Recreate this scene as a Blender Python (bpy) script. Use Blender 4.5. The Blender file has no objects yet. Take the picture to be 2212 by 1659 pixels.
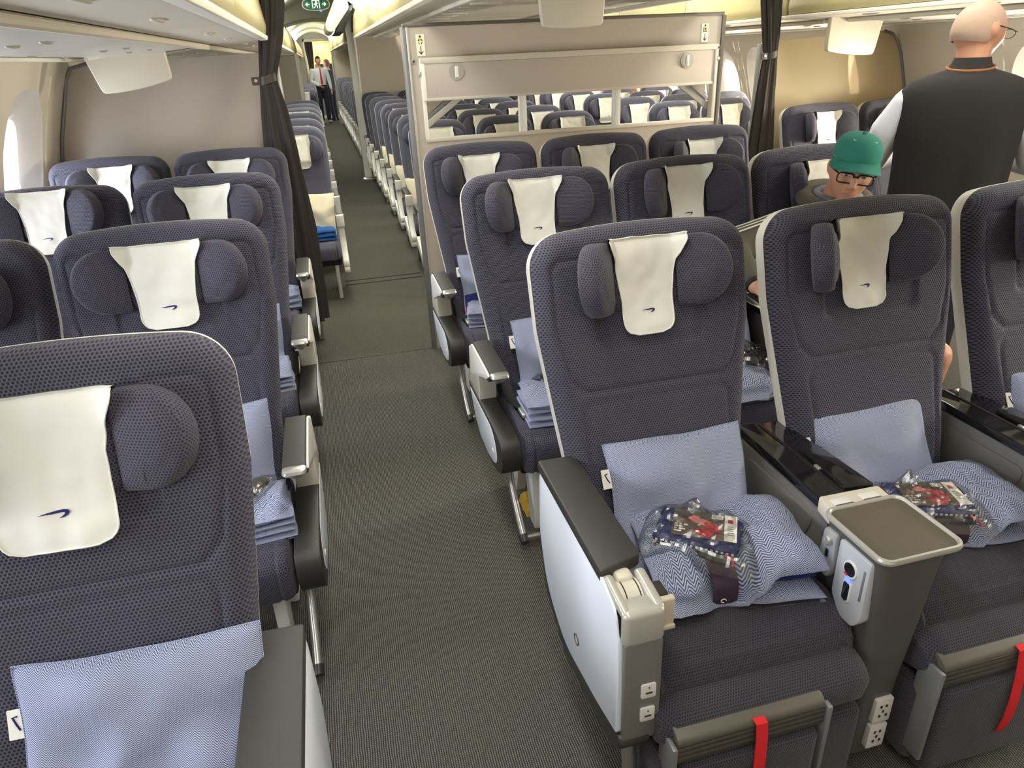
import bpy, bmesh, math, random
from math import sin, cos, pi, radians, sqrt, exp, atan2
from mathutils import Vector, Matrix, noise
SC = bpy.context.scene
COL = SC.collection
rnd = random.Random(7)

# ------------------------------------------------------------------ materials
def lin(r, g, b):
    f = lambda c: (c/255/12.92) if c/255 <= .04045 else ((c/255+.055)/1.055)**2.4
    return (f(r), f(g), f(b), 1)

class NT:
    def __init__(s, name):
        s.m = bpy.data.materials.new(name); s.m.use_nodes = True
        s.t = s.m.node_tree
        s.b = s.t.nodes['Principled BSDF']
        s.out = s.t.nodes['Material Output']
    def n(s, typ, **kw):
        x = s.t.nodes.new(typ)
        for k, v in kw.items(): setattr(x, k, v)
        return x
    def link(s, a, b): s.t.links.new(a, b)
    def mth(s, op, a, b=None, c=None):
        x = s.n('ShaderNodeMath', operation=op)
        for i, v in enumerate((a, b, c)):
            if v is None: continue
            if isinstance(v, (int, float)): x.inputs[i].default_value = v
            else: s.link(v, x.inputs[i])
        return x.outputs[0]
    def mix(s, f, a, b):
        x = s.n('ShaderNodeMix', data_type='RGBA')
        if isinstance(f, (int, float)): x.inputs[0].default_value = f
        else: s.link(f, x.inputs[0])
        for i, v in ((6, a), (7, b)):
            if isinstance(v, tuple): x.inputs[i].default_value = v
            else: s.link(v, x.inputs[i])
        return x.outputs[2]
    def uv(s):
        t = s.n('ShaderNodeTexCoord'); p = s.n('ShaderNodeSeparateXYZ')
        s.link(t.outputs['UV'], p.inputs[0])
        return p.outputs[0], p.outputs[1], t.outputs['UV']
    def noise(s, scale, detail=2, src='Object', rough=.5):
        t = s.n('ShaderNodeTexCoord'); x = s.n('ShaderNodeTexNoise')
        x.inputs['Scale'].default_value = scale; x.inputs['Detail'].default_value = detail
        x.inputs['Roughness'].default_value = rough
        s.link(t.outputs[src], x.inputs['Vector'])
        return x.outputs[0]
    def bump(s, h, strength, dist=.002):
        x = s.n('ShaderNodeBump'); x.inputs['Strength'].default_value = strength
        x.inputs['Distance'].default_value = dist
        s.link(h, x.inputs['Height']); s.link(x.outputs[0], s.b.inputs['Normal'])
    def set(s, col=None, rough=.5, metal=0, spec=None, sheen=0, coat=0):
        if col is not None:
            if isinstance(col, tuple): s.b.inputs['Base Color'].default_value = col
            else: s.link(col, s.b.inputs['Base Color'])
        s.b.inputs['Roughness'].default_value = rough
        s.b.inputs['Metallic'].default_value = metal
        if spec is not None: s.b.inputs['Specular IOR Level'].default_value = spec
        if sheen: s.b.inputs['Sheen Weight'].default_value = sheen
        if coat: s.b.inputs['Coat Weight'].default_value = coat

MAT = {}
def plain(name, rgb, rough=.5, metal=0, spec=None, bump=0, bscale=300, coat=0, var=0):
    t = NT(name)
    c = lin(*rgb)
    if var:
        f = t.noise(6, 4)
        d = tuple(max(0, x*(1-var)) for x in c[:3]) + (1,)
        t.set(t.mix(f, d, tuple(min(1, x*(1+var)) for x in c[:3]) + (1,)), rough, metal, spec, coat=coat)
    else:
        t.set(c, rough, metal, spec, coat=coat)
    if bump: t.bump(t.noise(bscale, 2), bump, .001)
    MAT[name] = t.m
    return t.m

def hexfabric(name, thread, hole, cell, strength=.6, rough=.8, contrast=1.0):
    t = NT(name)
    u, v, _ = t.uv()
    a = cell; b = cell*1.732
    def latt(ou, ov):
        x = t.mth('SUBTRACT', t.mth('FRACT', t.mth('ADD', t.mth('DIVIDE', u, a), ou)), .5)
        y = t.mth('SUBTRACT', t.mth('FRACT', t.mth('ADD', t.mth('DIVIDE', v, b), ov)), .5)
        y = t.mth('MULTIPLY', y, 1.732)
        return t.mth('ADD', t.mth('MULTIPLY', x, x), t.mth('MULTIPLY', y, y))
    d = t.mth('SQRT', t.mth('MINIMUM', latt(0, 0), latt(.5, .5)))
    mr = t.n('ShaderNodeMapRange'); t.link(d, mr.inputs[0])
    mr.interpolation_type = 'SMOOTHSTEP'
    mr.inputs[1].default_value = .2; mr.inputs[2].default_value = .5
    h = mr.outputs[0]
    nz = t.noise(9, 3)
    thr2 = tuple(x*.78 for x in thread[:3]) + (1,)
    c = t.mix(t.mth('MULTIPLY', h, contrast), hole, t.mix(nz, thr2, thread))
    t.set(c, rough, 0, .25, sheen=.15)
    t.bump(h, strength, .0015)
    MAT[name] = t.m

def herring(name, c1, c2, su=.014, sv=.0036, rough=.85):
    t = NT(name)
    u, v, _ = t.uv()
    tri = t.mth('MULTIPLY', t.mth('ABSOLUTE', t.mth('SUBTRACT', t.mth('FRACT', t.mth('DIVIDE', u, su)), .5)), su)
    w = t.mth('FRACT', t.mth('DIVIDE', t.mth('ADD', v, tri), sv))
    w = t.mth('ABSOLUTE', t.mth('SUBTRACT', w, .5))
    mr = t.n('ShaderNodeMapRange'); t.link(w, mr.inputs[0]); mr.interpolation_type = 'SMOOTHSTEP'
    mr.inputs[1].default_value = .15; mr.inputs[2].default_value = .35
    t.set(t.mix(mr.outputs[0], c1, c2), rough, 0, .2, sheen=.1)
    t.bump(t.noise(14, 4), .5, .01)
    MAT[name] = t.m

def carpet(name, c1, c2, sx, sy):
    t = NT(name)
    tc = t.n('ShaderNodeTexCoord'); p = t.n('ShaderNodeSeparateXYZ'); t.link(tc.outputs['Object'], p.inputs[0])
    nz = t.noise(70, 3)
    x = t.mth('ADD', p.outputs[0], t.mth('MULTIPLY', t.mth('SUBTRACT', t.noise(25, 2), .5), .006))
    row = t.mth('FLOOR', t.mth('DIVIDE', x, sx))
    sxw = t.mth('ABSOLUTE', t.mth('SUBTRACT', t.mth('FRACT', t.mth('DIVIDE', x, sx)), .5))
    yo = t.mth('ADD', t.mth('DIVIDE', p.outputs[1], sy), t.mth('MULTIPLY', row, .5))
    syw = t.mth('ABSOLUTE', t.mth('SUBTRACT', t.mth('FRACT', yo), .5))
    h = t.mth('SUBTRACT', 1.0, t.mth('ADD', t.mth('MULTIPLY', sxw, 1.5), t.mth('MULTIPLY', syw, .8)))
    h2 = t.mth('MULTIPLY', h, t.mth('ADD', .55, t.mth('MULTIPLY', nz, .9)))
    mr = t.n('ShaderNodeMapRange'); t.link(h2, mr.inputs[0]); mr.inputs[1].default_value = .15; mr.inputs[2].default_value = .8
    big = t.noise(2.2, 4)
    c = t.mix(mr.outputs[0], c1, c2)
    c = t.mix(t.mth('MULTIPLY', big, .3), c, tuple(x*.6 for x in c2[:3]) + (1,))
    t.set(c, .95, 0, .1)
    t.bump(h2, .8, .004)
    MAT[name] = t.m

def panel(name, rgb, rough=.45, cell=.006, amt=.10):
    t = NT(name)
    u, v, _ = t.uv()
    def ln(x, c): return t.mth('POWER', t.mth('ABSOLUTE', t.mth('SINE', t.mth('MULTIPLY', x, pi/c))), 8)
    g = t.mth('MAXIMUM', ln(u, cell), ln(v, cell*1.0))
    c = lin(*rgb); d = tuple(x*(1-amt*2.2) for x in c[:3]) + (1,)
    t.set(t.mix(t.mth('MULTIPLY', g, .6), c, d), rough, 0, .4)
    t.bump(g, .12, .0006)
    MAT[name] = t.m

hexfabric('navy_mesh_fabric', lin(92, 91, 108), lin(36, 35, 47), .0068)
hexfabric('charcoal_mesh_fabric', lin(84, 83, 96), lin(36, 35, 44), .0068)
hexfabric('wing_fabric', lin(90, 88, 104), lin(40, 38, 50), .0056)
hexfabric('economy_fabric', lin(92, 93, 110), lin(62, 63, 80), .004, .3)
hexfabric('footrest_fabric', lin(72, 70, 80), lin(36, 35, 42), .006)
herring('pillow_cloth', lin(184, 192, 214), lin(76, 85, 122))
herring('blanket_cloth', lin(178, 186, 210), lin(72, 80, 114), .020, .0052)
herring('band_navy_cloth', lin(42, 50, 110), lin(36, 42, 96))
carpet('carpet_premium', lin(30, 30, 28), lin(138, 136, 129), .0062, .0062)
carpet('carpet_economy', lin(70, 68, 63), lin(124, 122, 114), .006, .006)
panel('partition_laminate', (190, 180, 168))
panel('partition_sun_tint', (208, 190, 154))  # partition laminate with the warm sunlight mixed into its colour
plain('crimson_cloth', (150, 30, 70), .85)
plain('cover_cloth', (228, 227, 219), .85, 0, .2, .25, 260)
plain('emblem_navy', (24, 24, 92), .8)
plain('shell_white', (226, 224, 216), .42)
plain('plastic_white', (226, 225, 220), .4)
plain('panel_white', (222, 228, 238), .38)
plain('plastic_cream', (212, 206, 190), .42, bump=.15, bscale=900)
plain('dark_pad', (50, 49, 46), .5, 0, .5, .15, 700)
plain('dark_plastic', (52, 51, 48), .38)
plain('black_gloss', (26, 25, 26), .12, 0, .6, coat=.4)
plain('black_rubber', (24, 23, 23), .6)
plain('grey_console', (112, 110, 108), .42, 0, .5, .12, 800)
plain('grey_dark_console', (82, 80, 78), .45, 0, .5, .1, 800)
plain('silver', (206, 204, 198), .28, .75)
plain('silver_paint', (186, 184, 176), .35, .3)
plain('tube_metal', (188, 186, 182), .3, .85)
plain('bin_face', (168, 158, 116), .4, 0, .4, .05, 500)
plain('bin_under', (216, 208, 192), .5, 0, .4, .2, 900)
plain('service_panel', (196, 192, 182), .35, 0, .5, .12, 900)
plain('wall_lining', (214, 205, 190), .5, 0, .4, .2, 700)
plain('wall_reveal', (196, 190, 184), .5)
plain('ceiling_lining', (226, 228, 212), .5)
plain('white_trim', (236, 232, 220), .4)
plain('rail_beige', (198, 190, 176), .4)
plain('grey_trim', (132, 134, 136), .35, .3)
plain('dark_trim', (96, 92, 84), .45, .2)
plain('curtain_cloth', (60, 55, 52), .85, 0, .2, .2, 500)
plain('strap_leather', (60, 54, 50), .55)
plain('red_strap', (214, 40, 46), .7, 0, .3, .4, 900)
plain('tray_rubber', (98, 92, 80), .6, 0, .3, .1, 1200)
plain('beige_clip', (196, 188, 168), .45)
plain('socket_white', (214, 212, 208), .45)
plain('sticker_cream', (236, 230, 206), .6)
plain('ink', (48, 46, 44), .7)
plain('ink_yellow', (206, 186, 60), .7)
plain('band_plum', (58, 40, 62), .75)
plain('kit_navy', (40, 48, 104), .6)
plain('card_brown', (112, 96, 84), .4)
plain('card_pink', (216, 130, 124), .5)
plain('card_red', (196, 54, 70), .5)
plain('card_white', (240, 238, 230), .4)
plain('econ_pillow', (222, 214, 192), .85, var=.08)
plain('econ_blanket_blue', (42, 96, 168), .9)
plain('yellow_wrap', (222, 180, 70), .4)
plain('skin', (204, 150, 122), .5, var=.06)
plain('skin_dark', (188, 140, 116), .5)
plain('lip', (186, 124, 110), .5)
plain('hair_grey', (182, 156, 138), .75, bump=.5, bscale=260)
plain('hair_dark', (40, 34, 32), .6)
plain('hair_brow', (120, 92, 76), .8)
plain('cap_green', (38, 118, 103), .9, var=.12, bump=.4, bscale=60)
plain('cap_stitch', (190, 214, 200), .8)
plain('hoodie_olive', (92, 88, 78), .95, bump=.4, bscale=400)
plain('tshirt_grey', (116, 122, 134), .95)
plain('stripe_white', (232, 230, 224), .8)
plain('vest_black', (40, 38, 38), .92, bump=.5, bscale=500)
plain('shirt_white', (226, 228, 238), .85)
plain('trousers_navy', (38, 38, 52), .9)
plain('khaki', (176, 150, 112), .9)
plain('tie_red', (186, 44, 50), .7)
plain('leather_tan', (150, 100, 58), .6)
plain('glasses_black', (28, 24, 22), .25)
plain('shoe_black', (24, 22, 22), .4)
plain('exit_green', (36, 110, 78), .4)
plain('blue_cloth', (44, 60, 120), .85)
plain('galley_cream', (226, 214, 150), .5)
plain('button_grey', (178, 180, 186), .35, .4)
plain('handset_grey', (192, 196, 204), .35, .2)

def emit(name, rgb, s):
    t = NT(name); t.b.inputs['Base Color'].default_value = lin(*rgb)
    t.b.inputs['Emission Color'].default_value = lin(*rgb); t.b.inputs['Emission Strength'].default_value = s
    MAT[name] = t.m
emit('lamp_glow', (255, 246, 225), 3.0)
emit('led_green', (60, 240, 120), 2.0)
emit('led_blue', (90, 110, 255), 2.0)
emit('exit_lit_white', (235, 255, 240), .9)

def glass(name, tint, amt, rough=.05):
    t = NT(name)
    tr = t.n('ShaderNodeBsdfTransparent'); tr.inputs[0].default_value = tint
    gl = t.n('ShaderNodeBsdfGlossy'); gl.inputs['Roughness'].default_value = rough
    lw = t.n('ShaderNodeLayerWeight'); lw.inputs[0].default_value = .35
    mx = t.n('ShaderNodeMixShader')
    t.link(t.mth('ADD', t.mth('MULTIPLY', lw.outputs['Fresnel'], .6), amt), mx.inputs[0])
    t.link(tr.outputs[0], mx.inputs[1]); t.link(gl.outputs[0], mx.inputs[2])
    t.link(mx.outputs[0], t.out.inputs[0])
    MAT[name] = t.m
glass('clear_film', (.96, .96, .95, 1), .09, .20)
glass('lens', (.93, .93, .92, 1), .04, .03)
glass('window_pane', (.97, .98, 1, 1), .03, .03)

# ------------------------------------------------------------------ mesh building
class MB:
    def __init__(s):
        s.v = []; s.f = []; s.m = []; s.uv = []; s.mats = []
    def mat(s, name):
        if name not in s.mats: s.mats.append(name)
        return s.mats.index(name)
    def add(s, verts, faces, mat, uvs=None, M=None):
        o = len(s.v); k = s.mat(mat)
        s.v += [tuple(M @ Vector(p)) if M else tuple(p) for p in verts]
        for i, f in enumerate(faces):
            s.f.append(tuple(o+j for j in f)); s.m.append(k)
            s.uv.append([uvs[j] for j in f] if uvs else None)
    def bm(s, b, mat, M=None):
        b.verts.index_update()
        s.add([v.co.copy() for v in b.verts], [[v.index for v in f.verts] for f in b.faces], mat, None, M)
        b.free()
    def box(s, x0, x1, y0, y1, z0, z1, mat, r=0, seg=2, M=None):
        b = bmesh.new(); bmesh.ops.create_cube(b, size=1)
        for v in b.verts:
            v.co = ((x0+x1)/2 + v.co.x*(x1-x0), (y0+y1)/2 + v.co.y*(y1-y0), (z0+z1)/2 + v.co.z*(z1-z0))
        if r: bmesh.ops.bevel(b, geom=b.edges[:], offset=min(r, .499*min(abs(x1-x0), abs(y1-y0), abs(z1-z0))), segments=seg, profile=.5, affect='EDGES')
        s.bm(b, mat, M)
    def prism(s, poly, axis, a, b_, mat, r=0, seg=2, M=None):
        # poly: list of 2D points; axis: 'x' -> (y,z), 'y' -> (x,z), 'z' -> (x,y)
        b = bmesh.new()
        def P(p, t): return (t, p[0], p[1]) if axis == 'x' else ((p[0], t, p[1]) if axis == 'y' else (p[0], p[1], t))
        lo = [b.verts.new(P(p, a)) for p in poly]; hi = [b.verts.new(P(p, b_)) for p in poly]
        n = len(poly)
        f1 = b.faces.new(lo); f2 = b.faces.new(hi)
        for i in range(n): b.faces.new((lo[i], lo[(i+1) % n], hi[(i+1) % n], hi[i]))
        bmesh.ops.recalc_face_normals(b, faces=b.faces[:])
        if r:
            cap = set(f1.edges) | set(f2.edges)
            bmesh.ops.bevel(b, geom=list(cap), offset=r, segments=seg, profile=.5, affect='EDGES', clamp_overlap=True)
        s.bm(b, mat, M)
    def tube(s, pts, r, mat, n=10, M=None, cap=True, flat=None):
        pts = [Vector(p) for p in pts]; rs = r if isinstance(r, (list, tuple)) else [r]*len(pts)
        vs = []; fs = []
        up = None
        for i, p in enumerate(pts):
            d = (pts[min(i+1, len(pts)-1)] - pts[max(i-1, 0)]).normalized()
            if up is None:
                up = Vector((0, 0, 1)) if abs(d.z) < .9 else Vector((1, 0, 0))
            a = d.cross(up)
            if a.length < 1e-6: a = d.cross(Vector((0, 1, 0)))
            a.normalize(); c = a.cross(d).normalized(); up = c
            fx, fy = flat if flat else (1, 1)
            for k in range(n):
                t = 2*pi*k/n
                vs.append(p + a*cos(t)*rs[i]*fx + c*sin(t)*rs[i]*fy)
        for i in range(len(pts)-1):
            for k in range(n):
                fs.append((i*n+k, i*n+(k+1) % n, (i+1)*n+(k+1) % n, (i+1)*n+k))
        if cap:
            fs.append(tuple(range(n-1, -1, -1))); o = (len(pts)-1)*n; fs.append(tuple(range(o, o+n)))
        s.add(vs, fs, mat, None, M)
    def cyl(s, p0, p1, r, mat, n=20, M=None, r2=None, bev=0):
        if bev:
            p0 = Vector(p0); p1 = Vector(p1); d = (p1-p0).normalized()
            s.tube([p0, p0+d*1e-5, p0+d*bev, p1-d*bev, p1-d*1e-5, p1], [1e-5, r-bev, r, r, r-bev, 1e-5], mat, n, M)
        else: s.tube([p0, p1], [r, r if r2 is None else r2], mat, n, M)
    def loft(s, rings, mat, closed=True, caps=True, M=None, uvs=None):
        n = len(rings[0]); vs = [p for R in rings for p in R]; fs = []
        for i in range(len(rings)-1):
            for k in range(n if closed else n-1):
                fs.append((i*n+k, i*n+(k+1) % n, (i+1)*n+(k+1) % n, (i+1)*n+k))
        if caps:
            fs.append(tuple(range(n-1, -1, -1))); o = (len(rings)-1)*n; fs.append(tuple(range(o, o+n)))
        s.add(vs, fs, mat, uvs, M)
    def grid(s, fn, nu, nv, mat, M=None, uvfn=None, flip=False, matfn=None):
        vs = []; uv = []
        for j in range(nv+1):
            for i in range(nu+1):
                a, b = i/nu, j/nv
                vs.append(fn(a, b)); uv.append(uvfn(a, b) if uvfn else None)
        groups = {}
        for j in range(nv):
            for i in range(nu):
                q = (j*(nu+1)+i, j*(nu+1)+i+1, (j+1)*(nu+1)+i+1, (j+1)*(nu+1)+i)
                if flip: q = q[::-1]
                mm = matfn((i+.5)/nu, (j+.5)/nv) if matfn else mat
                groups.setdefault(mm, []).append(q)
        o = len(s.v)
        s.v += [tuple(M @ Vector(p)) if M else tuple(p) for p in vs]
        for mm, qs in groups.items():
            k = s.mat(mm)
            for q in qs:
                s.f.append(tuple(o+j for j in q)); s.m.append(k); s.uv.append([uv[j] for j in q] if uvfn else None)
    def mesh(s, name, smooth=35):
        me = bpy.data.meshes.new(name)
        me.from_pydata(s.v, [], s.f)
        for m in s.mats: me.materials.append(MAT[m])
        me.polygons.foreach_set('material_index', s.m)
        ul = me.uv_layers.new(name='UVMap')
        dat = [0.0]*(2*len(me.loops)); V = s.v
        for p, u in zip(me.polygons, s.uv):
            if u is not None:
                for k, li in enumerate(p.loop_indices): dat[2*li], dat[2*li+1] = u[k]
            else:
                nx, ny, nz = abs(p.normal.x), abs(p.normal.y), abs(p.normal.z)
                for li in p.loop_indices:
                    c = V[me.loops[li].vertex_index]
                    if nx >= ny and nx >= nz: q = (c[1], c[2])
                    elif ny >= nz: q = (c[0], c[2])
                    else: q = (c[0], c[1])
                    dat[2*li], dat[2*li+1] = q
        ul.data.foreach_set('uv', dat)
        if smooth:
            me.polygons.foreach_set('use_smooth', [True]*len(me.polygons))
            me.set_sharp_from_angle(angle=radians(smooth))
        me.update()
        return me
    def build(s, name, parent=None, loc=None, smooth=35):
        o = bpy.data.objects.new(name, s.mesh(name, smooth)); COL.objects.link(o)
        if parent: o.parent = parent
        if loc: o.location = loc
        return o

def tag(o, label, cat, group=None):
    o['label'] = label; o['category'] = cat
    if group: o['group'] = group
    return o
def thing(name, label, cat, loc=(0, 0, 0), rz=0, group=None):
    o = bpy.data.objects.new(name, None); COL.objects.link(o)
    o.empty_display_size = .05
    o.location = loc; o.rotation_euler = (0, 0, rz)
    return tag(o, label, cat, group)
def struct(o):
    o['kind'] = 'structure'; return o
def copy_tree(o, parent=None):
    c = o.copy(); COL.objects.link(c)
    if parent is not None: c.parent = parent
    for ch in list(o.children): copy_tree(ch, c)
    return c
def rrect(x0, x1, z0, z1, r, n=6):
    out = []
    for cx, cz, a0 in ((x1-r, z1-r, 0), (x0+r, z1-r, 90), (x0+r, z0+r, 180), (x1-r, z0+r, 270)):
        for k in range(n+1):
            a = radians(a0 + 90*k/n); out.append((cx+r*cos(a), cz+r*sin(a)))
    return out
def rpoly(pts, r, n=5):
    # polygon with rounded corners
    out = []; N = len(pts)
    rs = r if isinstance(r, (list, tuple)) else [r]*N
    for i in range(N):
        p = Vector(pts[i]); a = Vector(pts[i-1]); b = Vector(pts[(i+1) % N])
        if rs[i] <= 0: out.append(tuple(p)); continue
        d1 = (a-p); d2 = (b-p); t = min(rs[i], d1.length*.45, d2.length*.45)
        p1 = p + d1.normalized()*t; p2 = p + d2.normalized()*t
        for k in range(n+1):
            s_ = k/n; q = p1*(1-s_)**2 + p*2*s_*(1-s_) + p2*s_*s_
            out.append((q.x, q.y))
    return out
def sstep(a, b, x):
    t = max(0, min(1, (x-a)/(b-a))); return t*t*(3-2*t)
def lerp(a, b, t): return a + (b-a)*t
def interp(tab, x):
    if x <= tab[0][0]: return tab[0][1]
    for (a, p), (b, q) in zip(tab, tab[1:]):
        if x <= b: return lerp(p, q, (x-a)/(b-a))
    return tab[-1][1]
def nz(x, y, z, s=1.0): return noise.noise(Vector((x*s, y*s, z*s)))
# ------------------------------------------------------------------ seats
def backframe(a_deg, y0, z0):
    a = radians(a_deg)
    return Matrix(((1, 0, 0, 0), (0, sin(a), -cos(a), y0), (0, cos(a), sin(a), z0), (0, 0, 0, 1)))
MBK = backframe(16, .29, .40)
MEC = backframe(13, .33, .40)

def segd(u, v, a, b):
    ax, ay = a; bx, by = b; dx, dy = bx-ax, by-ay
    t = max(0, min(1, ((u-ax)*dx+(v-ay)*dy)/(dx*dx+dy*dy)))
    return sqrt((u-ax-t*dx)**2+(v-ay-t*dy)**2)

def make_back(hw_tab, vt, R, crown, T, er, grooves, recess, nu, nv, seed, vbot=0.0):
    """front cushion of a backrest and its outline"""
    hw0 = hw_tab[-1][1]
    def hw(v):
        h = interp(hw_tab, v)
        if v > vt-R: h = h - R + sqrt(max(0, R*R-(v-(vt-R))**2))
        return h
    def fn(a, b):
        vv = vbot + (vt-vbot)*(1-(1-b)**1.35)
        s = 2*a-1
        h = hw(vv); u = s*h
        v = vv + crown*(1-(u/hw0)**2)*sstep(.45, 1, (vv/vt))
        d = min(hw(vv)-abs(u), vt-vv+.0)
        if vv > vt-R and abs(u) > hw0-R:
            d = min(d, R - sqrt((vv-vt+R)**2+(abs(u)-hw0+R)**2)) if True else d
        e = max(0, min(1, d/er))
        w = T*sqrt(max(0, 1-(1-e)**2))
        g = 0
        for A, B, dep in grooves:
            dd = segd(abs(u), v, A, B)
            g = max(g, dep*exp(-(dd/.0055)**2))
        w -= g
        if recess: w -= .008*sstep(recess[0]+.012, recess[0]-.012, abs(u))*sstep(recess[1]-.012, recess[1]+.012, v)*sstep(vt-.02, vt-.075, v)
        w += .006*nz(u, v, seed, 4.0)*e
        # lumbar shape
        w += .018*exp(-((v-.18)/.14)**2)*e
        return (u, v, w)
    def uvfn(a, b):
        p = fn(a, b); return (p[0], p[1])
    return fn, uvfn, hw, hw0

def outline(hw, hw0, vt, R, crown, off, inset=0, n=40):
    pts = []
    vs = [vt*k/26*(1-R/vt) for k in range(27)] + [vt-R+R*sin(k*pi/2/8) for k in range(1, 9)]
    right = []
    for v in vs:
        h = hw(v)
        right.append((h, v + crown*(1-(h/hw0)**2)*sstep(.45, 1, v/vt)))
    top = []
    hx = hw(vt)
    for k in range(1, 16):
        u = lerp(hx, -hx, k/16); top.append((u, vt+crown*(1-(u/hw0)**2)))
    full = right + top + [(-u, v) for u, v in reversed(right)]
    cv = vt*.5; out = []
    for i, (u, v) in enumerate(full):
        a = full[max(0, i-1)]; b = full[min(len(full)-1, i+1)]
        dx, dy = b[0]-a[0], b[1]-a[1]; L = sqrt(dx*dx+dy*dy) or 1
        nx, ny = dy/L, -dx/L
        out.append((u+nx*(off-inset), v+ny*(off-inset)))
    return out

def shell_mesh(mb, hw, hw0, vt, R, crown, M, mat, w0=.014, th=.05, off=.006):
    rings = []
    for w, o in ((w0-.006, -.004), (w0, off*.5), (w0-.004, off), (w0-.02, off), (w0-th*.75, off-.002), (w0-th, -.012), (w0-th-.012, -.06)):
        rings.append([(u, v, w) for u, v in outline(hw, hw0, vt, R, crown, o)])
    mb.loft(rings, mat, closed=True, caps=True, M=M)

PHW = [(0, .232), (.27, .242), (.40, .258), (.62, .284), (.9, .287)]
PG = [((.245, .775), (.245, .62), .006), ((.245, .62), (.222, .50), .006), ((.222, .50), (.185, .462), .006), ((.185, .462), (0, .462), .007),
      ((.245, .775), (.225, .79), .005), ((.225, .79), (.155, .79), .005),
      ((.138, .78), (.138, .58), .005), ((.138, .58), (.12, .565), .005), ((.12, .565), (0, .565), .004),
      ((0, .432), (.185, .432), .006), ((.185, .432), (.2, .41), .005), ((.2, .41), (.178, .0), .005)]
pfn, puv, phw, phw0 = make_back(PHW, .848, .075, .020, .055, .042, PG, (.138, .565), 84, 104, 1.3)
def prem_back_mesh():
    mb = MB(); mb.grid(pfn, 84, 104, 'navy_mesh_fabric', MBK, puv, flip=False)
    return mb.mesh('backrest')
def prem_shell_mesh():
    mb = MB(); shell_mesh(mb, phw, phw0, .848, .075, .020, MBK, 'shell_white', .004, .05, .0015)
    # seat-back literature pocket and screen housing on the rear
    mb.box(-.17, .17, .12, .42, -.066, -.048, 'dark_pad', .012, 2, MBK)
    return mb.mesh('back_shell')

def head_pad(mb, hu, hv, vc, w0, th, mat, M):
    mb.prism(rrect(-hu, hu, vc-hv, vc+hv, .03), 'z', w0, w0+th, mat, .018, 3, M)
def wing_mesh(mb, side, hv, L, vc, w0, th, hinge, ang, mat, M):
    # D-shaped pad hinged at u = side*hinge, turned forward by ang
    poly = [(0, -hv)] + [(L-hv*.95+hv*.95*cos(radians(t)), hv*sin(radians(t))) for t in range(-90, 91, 12)] + [(0, hv)]
    b = bmesh.new()
    N = len(poly)
    ca, sa = cos(radians(ang)), sin(radians(ang))
    def P(s, t, w):
        # bend: rotation about the hinge line
        x = s*ca - (w-th)*sa; y = s*sa + (w-th)*ca + th
        return (side*(hinge + x), vc+t, w0 + y)
    rings = []
    for k in range(9):
        f = k/8; ph = f*pi
        w = th*(.5-.5*cos(ph)); ins = .020*(1-sin(ph)**.45)
        cx, cy = L*.45, 0
        rings.append([P(max(0, s-ins*(1 if s > .01 else 0)) if s > cx else s + (0 if s < .001 else 0), t*(1-ins/hv*.9), w) for s, t in poly])
    # extra inner rings domed so that the faces are soft
    def inner(ring, sc, w_add):
        c = Vector((sum(p[0] for p in ring)/N, sum(p[1] for p in ring)/N, sum(p[2] for p in ring)/N))
        nrm = Vector((-side*sa, 0, ca))
        return [tuple(c + (Vector(p)-c)*sc + nrm*w_add) for p in ring]
    rings = [inner(rings[0], .5, -.002)] + rings + [inner(rings[-1], .8, .006), inner(rings[-1], .45, .010)]
    if side < 0: rings = [r[::-1] for r in rings]
    mb.loft(rings, mat, True, True, M)

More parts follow.
